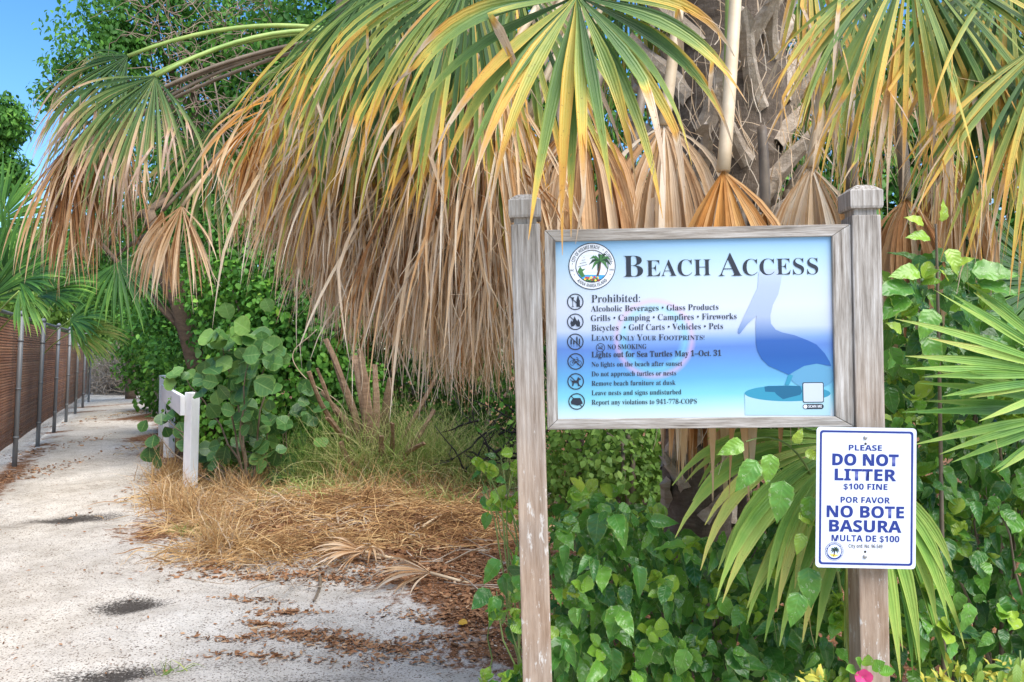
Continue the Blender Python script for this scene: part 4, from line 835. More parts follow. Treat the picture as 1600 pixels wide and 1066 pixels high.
# the few big leaves over the young palm fan
e = empty("hibiscus_shoot", G3(1300, 1000, 2.3), "hibiscus twig with large lit leaves hanging over the young fan palm", "plant", "hibiscus bushes")
v, q, t = tube(bez(G3(1330, 1000, 2.45), P(1330, 620, 2.2), P(1165, 690, 2.0), 20), np.linspace(.006, .002, 20), 6); link("stem", npmesh("stem", v, q, t), M_GSTEM, e)
A = np.array([(1165, 690, -.9, -.35, .065, .85), (1185, 715, -.6, -.8, .085, .55), (1205, 705, -.2, -.95, .07, .80), (1225, 745, -.25, -.95, .095, .6), (1240, 695, .3, .7, .04, 1), (1255, 705, .7, -.3, .04, .98), (1265, 770, -.1, -1, .07, .75), (1245, 800, .6, -.4, .045, .97), (1255, 830, -.3, -.7, .05, .95), (1262, 880, .0, -1, .09, .5), (1250, 920, -.3, -.9, .08, .55)])
mb = MB(); scatter(mb, T_HIB, P(A[:, 0], A[:, 1], np.full(len(A), 1.99)), np.stack([A[:, 2], np.full(len(A), -.25), A[:, 3]], 1), np.tile([-.1, -.85, .45], (len(A), 1)) + rv(len(A), .15), A[:, 4] * 1.1, A[:, 5]); link("foliage", mb.mesh("foliage"), M_HIB, e)
# crotons along the bottom edge
leafy_bush("croton", "yellow variegated croton tips at the bottom edge left of the right post", "plant", [(1225, 1075), (1270, 1040), (1310, 1050), (1330, 1110), (1230, 1110)], 60, 1.85, .18, .045, M_CROTON, G3(1275, 1066, 1.95), T_LONG, .3, T_LONG, "crotons", 6, (0, -.3, .9), stem_mat=M_GSTEM)
leafy_bush("croton", "yellow green croton along the bottom right corner", "plant", [(1440, 1060), (1490, 1030), (1560, 1035), (1640, 1010), (1640, 1120), (1440, 1120)], 190, 1.85, .25, .045, M_CROTON, G3(1540, 1066, 2.0), T_LONG, .3, T_LONG, "crotons", 10, (0, -.3, .9), stem_mat=M_GSTEM)
leafy_bush("ground_shrub", "small bright green shrub at the foot of the left post", "plant", [(735, 1075), (760, 1048), (830, 1040), (830, 1110), (735, 1110)], 60, 2.1, .25, .05, M_HIB, G3(790, 1066, 2.25), T_HIBY, .5, T_HIBY, None, 7, (0, -.3, .9), stem_mat=M_GSTEM)
# pink bloom in front of the right post
fl = empty("hibiscus_flower", G3(1350, 1066, 1.8), "pink hibiscus bloom with green leaves at the foot of the right post", "flower")
PINK = leaf_mat("pink_petal", [(0, (.62, .03, .16)), (1, (.85, .09, .30))], 0, .5, .3, .3)
c0 = P(1347, 1058, 1.8); mb = MB(); a = np.arange(5) / 5 * 2 * np.pi + .3
scatter(mb, T_GRAPE, np.repeat(c0[None], 5, 0), np.stack([np.cos(a), np.full(5, -.5), np.sin(a)], 1), np.tile([0, -1, .2], (5, 1)), .022, RNG.uniform(0, 1, 5)); link("petals", mb.mesh("petals"), PINK, fl)
mb = MB(); A = np.array([(1345, 1045, -.6, .8), (1352, 1042, 0, 1), (1362, 1048, .7, .6), (1372, 1052, .9, .2), (1340, 1050, -.9, .2)]); scatter(mb, T_HIBY, P(A[:, 0], A[:, 1], np.full(5, 1.81)), np.stack([A[:, 2], np.full(5, -.3), A[:, 3]], 1), np.tile([0, -.6, .8], (5, 1)), .035, RNG.uniform(.5, .9, 5)); link("foliage", mb.mesh("foliage"), M_HIB, fl)
v, q, t = tube(bez(G3(1352, 1066, 1.84), P(1352, 1300, 1.84), c0 + [0, .01, -.005], 8), .003, 6); link("stem", npmesh("stem", v, q, t), M_GSTEM, fl)

# ------------------------------------------------------------------ thickets, trees
def clump(mb, c, rad, n, size, tpl, shells=(1.0, .86, .7), rbias=0.0, up=.5, gap=0.0):
    c, rad = np.asarray(c, float), np.asarray(rad, float)
    u = nrm(rv(n)); ph = RNG.uniform(0, 6.28, 6)
    lump = 1 + .16 * np.sin(u[:, 0] * 5 + ph[0]) * np.sin(u[:, 2] * 6 + ph[1]) + .10 * np.sin(u[:, 0] * 13 + ph[2]) * np.sin(u[:, 1] * 11 + ph[3]) + .08 * np.sin(u[:, 2] * 17 + ph[4])
    sh = np.asarray(shells)[RNG.integers(0, len(shells), n)] * RNG.uniform(.93, 1.07, n)
    p = c + u * rad * (lump * sh)[:, None]
    if gap:
        g = np.sin(p[:, 0] * 4.3 + ph[5]) + np.sin(p[:, 2] * 5.1 + ph[1]) + np.sin(p[:, 1] * 3.7) ; k = g > -3 + gap * 3; p, u = p[k], u[k]; n = len(p)
    k = p[:, 2] > .03; p, u = p[k], u[k]; n = len(p)
    nor = nrm(u * .8 + np.array([0, -.1, up]) + rv(n, .45)); tip = nrm(np.array([0, 0, -.55]) + u * .3 + rv(n, .55))
    cl = .5 + .5 * np.sin(p[:, 0] * 3.9 + ph[2]) * np.sin(p[:, 2] * 4.7 + ph[3])
    r = np.clip(RNG.beta(2, 3, n) * .62 + .30 * cl + rbias, 0, 1)
    scatter(mb, tpl, p, tip, nor, size * RNG.uniform(.6, 1.25, n), r)
def thicket(name, label, cat, clumps, mat, tpl, size, base, group=None, stem_n=10, twigs=0, **k):
    e = empty(name, (base[0], base[1], 0), label, cat, group); mb = MB(); tips = []
    for c, rad, n in clumps: clump(mb, c, rad, n, size, tpl, **k); tips += [np.asarray(c) + rv(1)[0] * np.asarray(rad) * .4 for _ in range(max(1, stem_n // len(clumps)))]
    link("foliage", mb.mesh("foliage"), mat, e)
    sb = MB(); stems(sb, base, tips, .03, .008, .2, 9); link("stem", sb.mesh("stem"), M_STEM, e)
    return e
def tree(label, base, top, r0, crown, mat, size, tpl=T_OVAL, group="background trees", nb=9, **k):
    e = empty("tree", (base[0], base[1], 0), label, "tree", group); b, tp_ = np.array([base[0], base[1], -.05]), np.asarray(top)
    pts = bez(b, (b + tp_) / 2 + [random.gauss(0, .15), random.gauss(0, .1), 0], tp_, 14); v, q, t = tube(pts, np.linspace(r0, r0 * .45, 14), 10); link("trunk", npmesh("trunk", v, q, t), M_BROWN, e)
    mb = MB(); lb = MB()
    for c, rad, n in crown:
        clump(mb, c, rad, n, size, tpl, **k)
        for _ in range(max(2, nb // len(crown))):
            s = pts[random.randint(7, 13)]; en = np.asarray(c) + rv(1)[0] * np.asarray(rad) * .5; v, q, t = tube(bez(s, (s + en) / 2 + rv(1, .15)[0], en, 9), np.linspace(r0 * .3, r0 * .06, 9), 6); lb.add(v, q, t)
    link("crown", mb.mesh("crown"), mat, e); link("limb", lb.mesh("limb"), M_BROWN, e); return e
g2 = lambda x, d: (float(P(x, 600, d)[0]), d)
V4 = lambda x, y, d: P(x, y, d)
# vine wall between the path and the skirt
thicket("vine_thicket", "dense small-leaved vine heap under the left end of the palm skirt", "thicket", [(V4(455, 560, 8.9), (.72, .5, 1.15), 7200), (V4(400, 430, 9.1), (.8, .5, 1.0), 5600), (V4(500, 690, 8.75), (.5, .3, .42), 2200), (V4(350, 640, 9.2), (.5, .4, .7), 2600), (V4(430, 700, 8.9), (.6, .35, .5), 2600), (V4(545, 640, 8.75), (.3, .25, .4), 700), (V4(575, 600, 8.6), (.22, .2, .3), 260), (V4(500, 470, 8.9), (.6, .5, .8), 3600)], M_VINE, T_VINE, .066, g2(450, 9.3), "thickets beside the path", rbias=.06)
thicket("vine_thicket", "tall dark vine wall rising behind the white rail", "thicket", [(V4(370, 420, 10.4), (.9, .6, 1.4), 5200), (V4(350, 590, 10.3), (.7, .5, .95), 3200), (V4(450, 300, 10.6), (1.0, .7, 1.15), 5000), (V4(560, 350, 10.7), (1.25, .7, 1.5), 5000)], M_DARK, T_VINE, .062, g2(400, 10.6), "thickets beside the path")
thicket("vine_thicket", "bright climbing vine below the left side of the sign panel", "thicket", [(V4(930, 690, 5.0), (.5, .4, .35), 1800), (V4(960, 780, 5.0), (.55, .4, .4), 2200), (V4(1010, 730, 5.2), (.4, .35, .4), 1500)], M_BUSH, T_VINE, .045, g2(950, 5.1), "thickets beside the path")
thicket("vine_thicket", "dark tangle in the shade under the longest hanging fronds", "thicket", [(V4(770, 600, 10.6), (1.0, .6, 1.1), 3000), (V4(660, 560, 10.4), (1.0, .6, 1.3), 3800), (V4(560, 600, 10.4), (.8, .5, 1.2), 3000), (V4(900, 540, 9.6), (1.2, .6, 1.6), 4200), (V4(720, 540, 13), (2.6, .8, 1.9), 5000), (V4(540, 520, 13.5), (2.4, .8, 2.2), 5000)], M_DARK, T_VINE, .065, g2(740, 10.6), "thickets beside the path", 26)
def round_bush(label, lv, base):
    e = empty("sea_grape", (base[0], base[1], 0), label, "shrub", "sea grapes"); mb = MB(); tips = []
    for x, y, d, n, sp, r in lv:
        c = P(x, y, d); m = n; p = c + rv(m, sp) * np.array([1.2, .8, 1.0]); scatter(mb, T_GRAPE, p, nrm(rv(m, .6) + [0, -.3, -.25]), nrm(rv(m, .38) + [-.1, -.85, .45]), RNG.uniform(.085, .20, m), np.clip(RNG.normal(r, .15, m), 0, 1)); tips += list(p[:1])
    link("foliage", mb.mesh("foliage"), M_GRAPE, e); sb = MB(); stems(sb, (*base, -.02), tips, .014, .004, .12); link("stem", sb.mesh("stem"), M_STEM, e); return e
round_bush("sea grape with big round leaves leaning over the near white post", [(350, 535, 7.4, 14, .10, .9), (350, 572, 7.6, 20, .12, .6), (380, 590, 7.3, 22, .13, .55), (400, 560, 7.5, 18, .13, .65), (295, 575, 7.7, 6, .07, .75), (375, 640, 7.6, 9, .10, .6), (285, 660, 8.9, 5, .10, .15), (240, 650, 8.8, 4, .06, .15), (245, 695, 8.8, 4, .06, .15)], g2(395, 7.9))
round_bush("sea grape with round leaves sprawling low over the dry grass", [(410, 645, 7.9, 12, .10, .6), (440, 700, 7.9, 16, .12, .55), (425, 740, 8.0, 14, .10, .45), (455, 660, 8.0, 12, .12, .6), (350, 715, 8.3, 14, .12, .15), (335, 690, 8.4, 12, .12, .2), (470, 620, 8.2, 14, .14, .4), (390, 690, 8.1, 12, .14, .3)], g2(440, 8.2))
# leaning brown trunk with a leafy head, and the airy tree above it
tree("leaning dark trunk rising through the thicket behind the hanging dead fan", (float(P(350, 640, 9.7)[0]), 9.7), P(232, 330, 9.2), .15, [(V4(230, 280, 10.2), (.9, .8, .8), 3500), (V4(330, 330, 10.4), (.9, .7, .8), 3500), (V4(160, 420, 11.0), (.5, .5, .6), 1600)], M_DARK, .06)
tree("tall airy tree with small bright leaves at the top left", (float(P(330, 600, 11.5)[0]), 11.5), P(300, 40, 11.2), .14, [(V4(185, 60, 10.8), (.75, .7, .75), 4200), (V4(260, -30, 11), (1.1, .9, .9), 5200), (V4(330, 90, 11.2), (1.0, .8, .9), 4600), (V4(420, 60, 11), (1.0, .8, 1.0), 4600), (V4(440, 190, 11.3), (.9, .8, .8), 3800), (V4(110, 110, 10.8), (.35, .4, .25), 700), (V4(80, 150, 10.9), (.25, .3, .2), 350), (V4(380, 200, 11.6), (1.3, .8, 1.3), 6000), (V4(300, 230, 11.8), (1.0, .8, 1.0), 4500)], M_TREE, .075, shells=(1.0, .8, .55, .3), gap=.22, nb=24)
# tangle of bare twigs in that tree
e = empty("twig_tangle", (float(P(340, 600, 9.6)[0]), 9.6, 0), "tangle of bare brown vine twigs hanging in the tree above the left palm", "vine"); mb = MB()
for k in range(210):
    c = P(random.uniform(215, 420), random.uniform(-20, 250), random.uniform(9.2, 10)); p = [c]; dd = nrm(rv(1)[0] + [0, 0, -.3])
    for j in range(8): dd = nrm(dd + rv(1, .4)[0]); p.append(p[-1] + dd * .09)
    v, q, t = tube(np.array(p), np.linspace(.005, .002, 9), 4, False); mb.add(v, q, t)
link("twig", mb.mesh("twig"), petiole_mat("bare_twig", (.16, .10, .07), (.38, .27, .20)), e)
v, q, t = tube(bez((P(340, 600, 9.6)[0], 9.6, 0), P(390, 400, 9.7), P(330, 100, 9.6), 12), np.linspace(.03, .01, 12), 6); link("stem", npmesh("stem", v, q, t), M_STEM, e)
# greenery at the far end of the path
thicket("path_end_shrub", "light green shrubs closing the far end of the sandy path", "shrub", [(V4(215, 520, 30), (2.0, 1.5, 1.7), 3600), (V4(265, 540, 27), (1.5, 1.2, 1.4), 2600), (V4(170, 470, 32), (2.2, 1.5, 2.4), 3600)], M_BUSH, T_OVAL, .17, g2(215, 31), "shrubs at the path end")
thicket("path_end_shrub", "low pale shrubs beyond the end of the fence", "shrub", [(V4(150, 545, 40), (3.2, 1.5, 1.6), 3000), (V4(60, 530, 42), (4, 1.5, 2.0), 3000), (V4(240, 545, 40), (3.0, 1.5, 1.6), 2600), (V4(-40, 520, 42), (4, 1.5, 2.2), 2500)], M_BUSH, T_OVAL, .24, g2(150, 41), "shrubs at the path end")
thicket("path_end_shrub", "mid green shrub right of the path bend beyond the grey post", "shrub", [(V4(255, 560, 19), (1.0, .9, 1.1), 3200), (V4(290, 500, 17), (1.2, 1.0, 1.4), 3800), (V4(300, 590, 14), (.8, .7, .8), 2600)], M_VINE, T_OVAL, .12, g2(275, 18), "shrubs at the path end")
tree("leafy tree over the far bend of the path", (float(P(205, 600, 24)[0]), 24), P(200, 430, 24), .16, [(V4(190, 430, 22), (1.7, 1.4, 1.5), 4200), (V4(240, 380, 22), (1.8, 1.4, 1.8), 4600), (V4(150, 400, 25), (1.8, 1.4, 2.0), 4200), (V4(300, 420, 18), (1.5, 1.2, 1.8), 4600)], M_DARK, .15)
tree("pale leafy tree far behind the fence", (float(P(60, 600, 34)[0]), 34), P(40, 470, 34), .2, [(V4(20, 440, 30), (2.6, 2, 1.9), 3600), (V4(100, 470, 32), (2.8, 2, 2.0), 3600), (V4(-60, 430, 30), (2.8, 2, 2.2), 3200), (V4(50, 400, 33), (2.2, 2, 1.3), 2400)], M_BUSH, .22)
# feathery grey-green tree at the left edge
e = tree("feathery grey-green tree at the left edge of the sky", (float(P(-60, 600, 16)[0]), 16), P(-20, 200, 16), .14, [(V4(5, 190, 16), (.45, .5, .5), 2600), (V4(0, 270, 16), (.5, .5, .5), 2600), (V4(-60, 220, 16), (.9, .6, 1.2), 3600)], M_DARK, .13, T_LONG, shells=(1, .7, .4))
# dry brush pile at the path end
e = empty("brush_pile", (float(P(190, 600, 27)[0]), 27, 0), "grey brown heap of dry brushwood at the end of the path", "brushwood"); mb = MB()
for k in range(900):
    x = random.gauss(185, 34); c = P(x, 600, random.uniform(26, 28.5)); c[2] = abs(random.gauss(0, .55)) * math.exp(-((x - 185) / 50) ** 2) + .05; dd = nrm(rv(1)[0] * [1, .6, .8] + [0, 0, .25]); p = [c]
    for j in range(5): dd = nrm(dd + rv(1, .35)[0]); p.append(p[-1] + dd * .17)
    v, q, t = tube(np.array(p), np.linspace(.016, .006, 6), 4, False); mb.add(v, q, t)
link("twig", mb.mesh("twig"), petiole_mat("grey_twig", (.20, .15, .11), (.42, .35, .28)), e)
# woods behind the sign
for lab, x, d, cl in (("dark leafy tree behind the left half of the sign", 900, 8.0, [(900, 160, 7.4, 1.1, 1.0), (800, 60, 7.8, 1.2, 1.1), (960, 330, 7.2, 1.0, 1.1), (880, 480, 7.4, 1.0, 1.0)]), ("dark leafy tree behind the right post cap", 1400, 6.6, [(1400, 260, 6.2, .9, 1.0), (1330, 120, 6.4, .9, .9), (1480, 140, 6.4, .9, 1.0), (1420, 430, 6.0, .9, .9), (1300, 400, 6.2, .8, 1.0)]),
                      ("dark leafy tree beyond the right edge of the sign", 1640, 6.2, [(1620, 240, 6.0, .9, 1.1), (1560, 420, 5.8, .8, .9), (1680, 80, 6.2, .9, 1.0), (1600, 620, 5.6, .9, .9)]), ("dark leafy tree hidden behind the skirt of fronds", 620, 10.5, [(560, 60, 10, 1.6, 1.5), (700, 120, 10, 1.6, 1.6), (650, 330, 9.8, 1.5, 1.4), (780, 350, 9.6, 1.3, 1.4)]), ("dark leafy tree standing behind the palm trunk", 1150, 6.8, [(1100, 420, 6.4, 1.0, 1.0), (1200, 300, 6.4, .9, 1.0), (1120, 600, 6.2, 1.0, .8), (1250, 620, 6.0, .9, .8)])):
    tree(lab, g2(x, d), P(x, 380, d), .10, [(V4(cx, cy, cd), (rx, .7, rz), int(2300 * rx * rz + 600)) for cx, cy, cd, rx, rz in cl], M_DARK, .075 if d < 9 else .09, shells=(1, .85, .65, .4))
thicket("fence_shrub", "green shrubs growing along the far side of the fence", "shrub", [(np.array([-9.6, 11.5, .8]), (1.1, 1.6, 1.0), 2600), (np.array([-11.2, 14.5, .9]), (1.1, 1.8, 1.1), 2600), (np.array([-13.2, 18.5, 1.0]), (1.3, 2.2, 1.3), 2600), (np.array([-8.0, 7.0, .6]), (.9, 1.4, .8), 2000)], M_VINE, T_OVAL, .09, (-10.6, 13.0), "thickets beside the path")
tree("broad dark tree standing right of the tall hibiscus", (5.6, 6.6), (5.5, 6.6, 2.2), .11, [((5.0, 6.2, 1.6), (1.1, .8, 1.2), 3200), ((6.4, 6.4, 1.8), (1.2, .8, 1.4), 3200), ((4.2, 5.6, .8), (.9, .7, .8), 2200), ((5.6, 5.6, .7), (1.0, .7, .7), 2200)], M_DARK, .08, shells=(1, .85, .65))
tree("distant tree row beyond the palms", (6, 24), (6, 24, 3.5), .2, [((x_, 24 + random.uniform(-1, 1), 2.6), (2.6, 1.6, 2.4), 1500) for x_ in (-4, -1, 2, 5, 8, 11, 14)], M_DARK, .2)

# ------------------------------------------------------------------ fence with reed screen
fd = np.array([-0.417, 0.909]); f0 = G(0, 745)[:2]; fstart = f0 - fd * 9.0
FH = 1.86; FL = 24.1
def fpt(s, z, off=0.0):
    c = fstart + fd * s; nx = np.array([fd[1], -fd[0]]); curve = -0.010 * max(s - 14, 0) ** 2 * 0; lean = (z - .9) * .035
    return np.array([c[0] + nx[0] * (off + lean + curve), c[1] + nx[1] * (off + lean + curve), z])
fence = empty("chain_link_fence", (fstart[0], fstart[1], 0), "grey chain-link fence lined with a red-brown screen along the left of the path", "fence")
GALV = plain("galvanised_steel", (0.20, 0.21, 0.22, 1), 0.55, 0.4, 0.3)
post_s = [9.0 + .95 + 2.3 * k for k in range(-4, 7)]
for s in post_s:
    v, q, t = tube([fpt(s, -.1, .05), fpt(s, FH * .5, .05), fpt(s, FH + .02, .05)], .030, 12); o = link("post", npmesh("post", v, q, t), GALV, fence)
    for z in (.35, .95, 1.55):
        v, q, t = tube([fpt(s, z - .012, .05), fpt(s, z + .012, .05)], .036, 12); link("tie_band", npmesh("tie_band", v, q, t), GALV, o)
    v, q, t = tube([fpt(s, FH + .0, .05), fpt(s, FH + .04, .05), fpt(s, FH + .06, .05)], [.036, .034, .012], 12); link("cap", npmesh("cap", v, q, t), GALV, o)
v, q, t = tube([fpt(s, FH, .0) for s in np.linspace(0, FL, 30)], .021, 10); link("top_rail", npmesh("top_rail", v, q, t), GALV, fence)
def reed_mat():
    n = N("reed_screen"); c = n.coord(); sp = n.new("ShaderNodeSeparateXYZ"); n.put(sp.inputs[0], c)
    z = sp.outputs[2]; row = n.math('FLOOR', n.math('MULTIPLY', z, 30)); fr = n.math('FRACT', n.math('MULTIPLY', z, 30))
    wn_ = n.new("ShaderNodeTexWhiteNoise", noise_dimensions='1D'); n.put(wn_.inputs["W"], row)
    nz = n.noise(c, 1.1, 5, .6); f = n.noise(c, 30, 4, .6, (1, 1, 6))
    v = n.math('ADD', n.math('MULTIPLY', nz, .65), n.math('ADD', n.math('MULTIPLY', wn_.outputs[0], .18), n.math('MULTIPLY', f, .25)))
    col = n.ramp(v, [(0.3, srgb(128, 88, 64)), (0.5, srgb(178, 120, 88)), (0.66, srgb(205, 148, 112)), (0.85, srgb(215, 182, 145))])
    n.bump(n.math('SINE', n.math('MULTIPLY', fr, 3.1416)), .02, .9); return n.done(col, .85, .15)
mb = MB(); ss = np.linspace(0, FL, 60); zz = np.linspace(.24, FH - .05, 4)
V = np.array([[fpt(s, z, -.035 + .008 * math.sin(s * 3)) for z in zz] for s in ss]); ii = np.arange(60 * 4).reshape(60, 4)
mb.add(V, np.stack([ii[:-1, :-1], ii[1:, :-1], ii[1:, 1:], ii[:-1, 1:]], -1).reshape(-1, 4)); o = link("screen", mb.mesh("screen"), reed_mat(), fence); md = o.modifiers.new("thick", 'SOLIDIFY'); md.thickness = .012
mb = MB(); pitch = .06
for k in range(int(FL / pitch)):
    nzg = int((FH - .06) / .06) + 1; s0 = k * pitch
    pts = np.array([fpt(s0 + (pitch * .55 if j % 2 else -pitch * .05), .04 + j * .06, .0 + (.004 if j % 2 else -.004)) for j in range(nzg)])
    v, q, t = tube(pts, .0012, 3, False); mb.add(v, q, t)
link("wire_mesh", mb.mesh("wire_mesh"), GALV, fence)

# ------------------------------------------------------------------ white rail and bollards
def paint_mat():
    n = N("chalky_white_paint"); c = n.coord(); g = n.noise(c, 7, 7, .7, (3, 3, 1)); col = n.ramp(g, [(0.26, srgb(110, 102, 94)), (0.33, srgb(232, 233, 234)), (0.7, srgb(246, 246, 246))]); n.bump(g, .004, .5); return n.done(col, .7, .3)
WP = paint_mat()
rail = empty("white_rail", tuple(G(297, 768)), "white painted post and rail barrier beside the path", "railing")
pa, pb = G(297, 768), G(264, 713)
def wpost(p, h, lean, w=.052):
    o = link("post", box_mesh("post", -w, w, -w, w, -.15, h, .008), WP, rail, False); o.location = Vector(p) - rail.location; o.rotation_euler = (0, lean, -.47); return o
wpost(pa, 1.0, math.radians(1.6)); wpost(pb, .98, math.radians(1.0))
mid = (pa + pb) / 2; L = float(np.linalg.norm(pb - pa)); ang = math.atan2(pb[1] - pa[1], pb[0] - pa[0])
o = link("rail_board", box_mesh("rail_board", -L / 2 - .05, L / 2 + .05, .056, .10, -.10, .10, .006), WP, rail, False); o.location = Vector((mid[0], mid[1], .87)) - rail.location; o.rotation_euler = (0, 0, ang)
for (px, py), h, m, lab in (((256, 690), 1.02, WP, "white painted bollard just beyond the white rail"), ((243, 652), .95, W_Z, "weathered grey bollard at the edge of the path before the bend")):
    g = G(px, py); e = empty("bollard", tuple(g), lab, "bollard", "bollards along the path")
    o = link("post", box_mesh("post", -.06, .06, -.06, .06, -.1, h, .01), m, e, False); o.rotation_euler = (0, .02, -.5)
    link("cap", box_mesh("cap", -.064, .064, -.064, .064, h, h + .022, .008), m, o, False)

# ------------------------------------------------------------------ cut palm stump with splayed stalks
sb0 = G(592, 752)
stump = empty("palm_stump", (sb0[0], sb0[1], 0), "cut back palm stump with splayed brown stalks left of the sign", "stump")
v, q, t = tube([sb0 + [0, 0, -.05], sb0 + [0, 0, .25], sb0 + [.02, 0, .5]], [.18, .16, .10], 14); link("trunk", npmesh("trunk", v, q, t), M_BARK, stump)
M_STALK = bark_mat("dry_stalk", (0.22, 0.13, 0.075, 1), (0.42, 0.27, 0.165, 1), (0.55, 0.40, 0.28, 1))
for bx, by, tx, ty, dp, w in ((560, 690, 510, 530, 8.0, .05), (565, 660, 520, 555, 8.1, .05), (560, 650, 502, 575, 7.9, .045), (560, 680, 488, 580, 7.8, .05), (575, 700, 496, 612, 7.9, .05), (545, 690, 512, 652, 7.8, .04), (575, 650, 548, 556, 8.1, .06), (585, 640, 568, 545, 8.2, .06), (600, 700, 590, 570, 8.1, .06), (620, 690, 612, 590, 8.2, .06), (615, 740, 660, 692, 7.8, .05), (625, 700, 690, 585, 8.2, .05), (610, 740, 612, 660, 7.8, .06), (620, 720, 672, 640, 7.9, .045), (580, 730, 535, 690, 7.7, .05), (600, 745, 604, 680, 7.65, .055)):
    w *= random.uniform(.5, .9); p0 = P(bx * .6 + 592 * .4 + random.uniform(-14, 14), by * .5 + 735 * .5, 8.3 + random.uniform(-.25, .2)); p1 = P(tx + random.uniform(-8, 8), ty, dp + random.uniform(-.25, .25)); up = nrm(p1 - p0); side = nrm(np.cross(up, [0, -1, .2])); out = np.cross(side, up); k = 7; s = np.linspace(0, 1, k)
    cen = p0 + (p1 - p0) * s[:, None] + out * (.04 * np.sin(s * 3))[:, None] + side * (random.uniform(-.07, .07) * np.sin(s * 3.1))[:, None]; prof = np.array([(-1, -.3), (-.6, .4), (.6, .4), (1, -.3), (0, -.5)]); ww = w * (1.15 - .55 * s)
    Vv = cen[:, None] + prof[None, :, 0:1] * ww[:, None, None] * side + prof[None, :, 1:2] * .016 * out; m = 5; i = np.arange(k - 1)[:, None] * m; j = np.arange(m)[None]; Vv = Vv + RNG.normal(0, .004, Vv.shape)
    q = np.stack([i + j, i + (j + 1) % m, i + m + (j + 1) % m, i + m + j], -1).reshape(-1, 4); vv = np.concatenate([Vv.reshape(-1, 3), cen[-1:]]); t = np.stack([np.full(m, len(vv) - 1), (k - 1) * m + np.arange(m), (k - 1) * m + (np.arange(m) + 1) % m], -1)
    link("stalk", npmesh("stalk", vv, q, t, None, False), M_STALK, stump)
# dead branches in the dark gap
e = empty("dead_branch", tuple(G(770, 745)), "dark dead branches lying in the gap behind the left post", "branch"); mb = MB()
for k in range(46):
    c = P(random.uniform(690, 830), random.uniform(640, 745), random.uniform(7.8, 9)); dd = nrm(rv(1)[0] * [1, .4, .45]); p = [c]
    for j in range(6): dd = nrm(dd + rv(1, .25)[0]); p.append(p[-1] + dd * .11)
    p = np.array(p); p[:, 2] = np.maximum(p[:, 2], .03); v, q, t = tube(p, np.linspace(.012, .004, 7), 5); mb.add(v, q, t)
link("twig", mb.mesh("twig"), plain("dark_wood", (.03, .026, .022, 1), .9), e)  # dead branches in a near-black wood colour
# pale bare vine loop
e = empty("bare_vine", tuple(G(520, 740)), "pale bare vine looping out of the thicket left of the stump", "vine")
loop = np.array([P(x, y, 8.2) for x, y in ((520, 740), (560, 640), (500, 610), (475, 590), (455, 565), (457, 545), (480, 530), (495, 515))]); tt = np.linspace(0, 7, 60); lp_ = np.stack([np.interp(tt, range(8), loop[:, i]) for i in range(3)], 1)
for _ in range(30): lp_[1:-1] = (lp_[:-2] + 2 * lp_[1:-1] + lp_[2:]) / 4
v, q, t = tube(lp_, .005, 6); link("stem", npmesh("stem", v, q, t), M_PET_T, e)

# ------------------------------------------------------------------ dry grass, green grass, litter
def strands(mb, base, d0, L, W, fall, K_=6, r=None):
    n = len(base); p = base.copy(); D = nrm(d0); cen, wd = [], []; side = nrm(np.cross(D, rv(n)))
    for k in range(K_):
        cen.append(p.copy()); wd.append(side * (W * (1 - (k / (K_ - 1)) ** 2 * .85))[:, None])
        D = nrm(D + np.array([0, 0, -1]) * (fall * (k + 1) / K_)[:, None] + rv(n, .17)); p = p + D * (L / (K_ - 1))[:, None]
        p[:, 2] = np.maximum(p[:, 2], height_at(p[:, 0], p[:, 1]) + .004 + RNG.uniform(0, .02, n))
    cen, wd = np.stack(cen, 1), np.stack(wd, 1); ribbon(mb, cen, wd, np.repeat(nrm(rv(n))[:, None], K_, 1), .2, rnd=np.clip(RNG.uniform(0, 1, n) * .75 + .22 + .28 * np.sin(base[:, 0] * 4.1 + 1) * np.sin(base[:, 1] * 5.3) - .22 * np.clip(base[:, 0] + 1.6, 0, 1), 0, 1) if r is None else r, age=np.zeros(n))
def region(n, spots):
    out = []
    tot = sum(s[4] for s in spots)
    for px, py, rx, ry, w in spots:
        m = int(n * w / tot); g = G(px, py); q = RNG.normal(0, .55, (m, 2)) * [rx, ry] + g[:2]; out.append(q)
    q = np.concatenate(out); return np.stack([q[:, 0], q[:, 1], height_at(q[:, 0], q[:, 1])], 1)
def straw_mat(name, stops):
    n = N(name); return n.done(n.ramp(n.attr("rnd"), stops), .75, .2, .25)
M_STRAW = straw_mat("straw", [(0, (.17, .085, .04)), (.3, (.37, .20, .085)), (.6, (.55, .34, .145)), (.85, (.70, .50, .25)), (1, (.62, .50, .36))])
M_GRASS = straw_mat("green_grass", [(0, (.09, .19, .035)), (.40, (.24, .36, .08)), (.65, (.42, .46, .15)), (1, (.64, .54, .27))])
mb = MB()
b = region(10500, [(325, 830, .28, .3, .7), (440, 800, .9, .6, 2.2), (600, 800, 1.2, .7, 3), (720, 830, .8, .6, 1.6), (400, 870, .5, .25, 1.0), (300, 760, .22, .8, .9), (272, 690, .14, 1.2, .5), (470, 860, .6, .2, .7), (350, 780, .5, .5, 1.0), (545, 850, .5, .2, .6), (243, 640, .2, 1.6, .3), (680, 770, .8, .8, 1.0)])
n = len(b); a = RNG.uniform(0, 6.283, n); strands(mb, b + np.array([0, 0, .02]), np.stack([np.cos(a), np.sin(a), RNG.uniform(.02, .42, n)], 1), RNG.uniform(.15, .42, n), RNG.uniform(.0022, .0045, n), RNG.uniform(.15, .6, n))
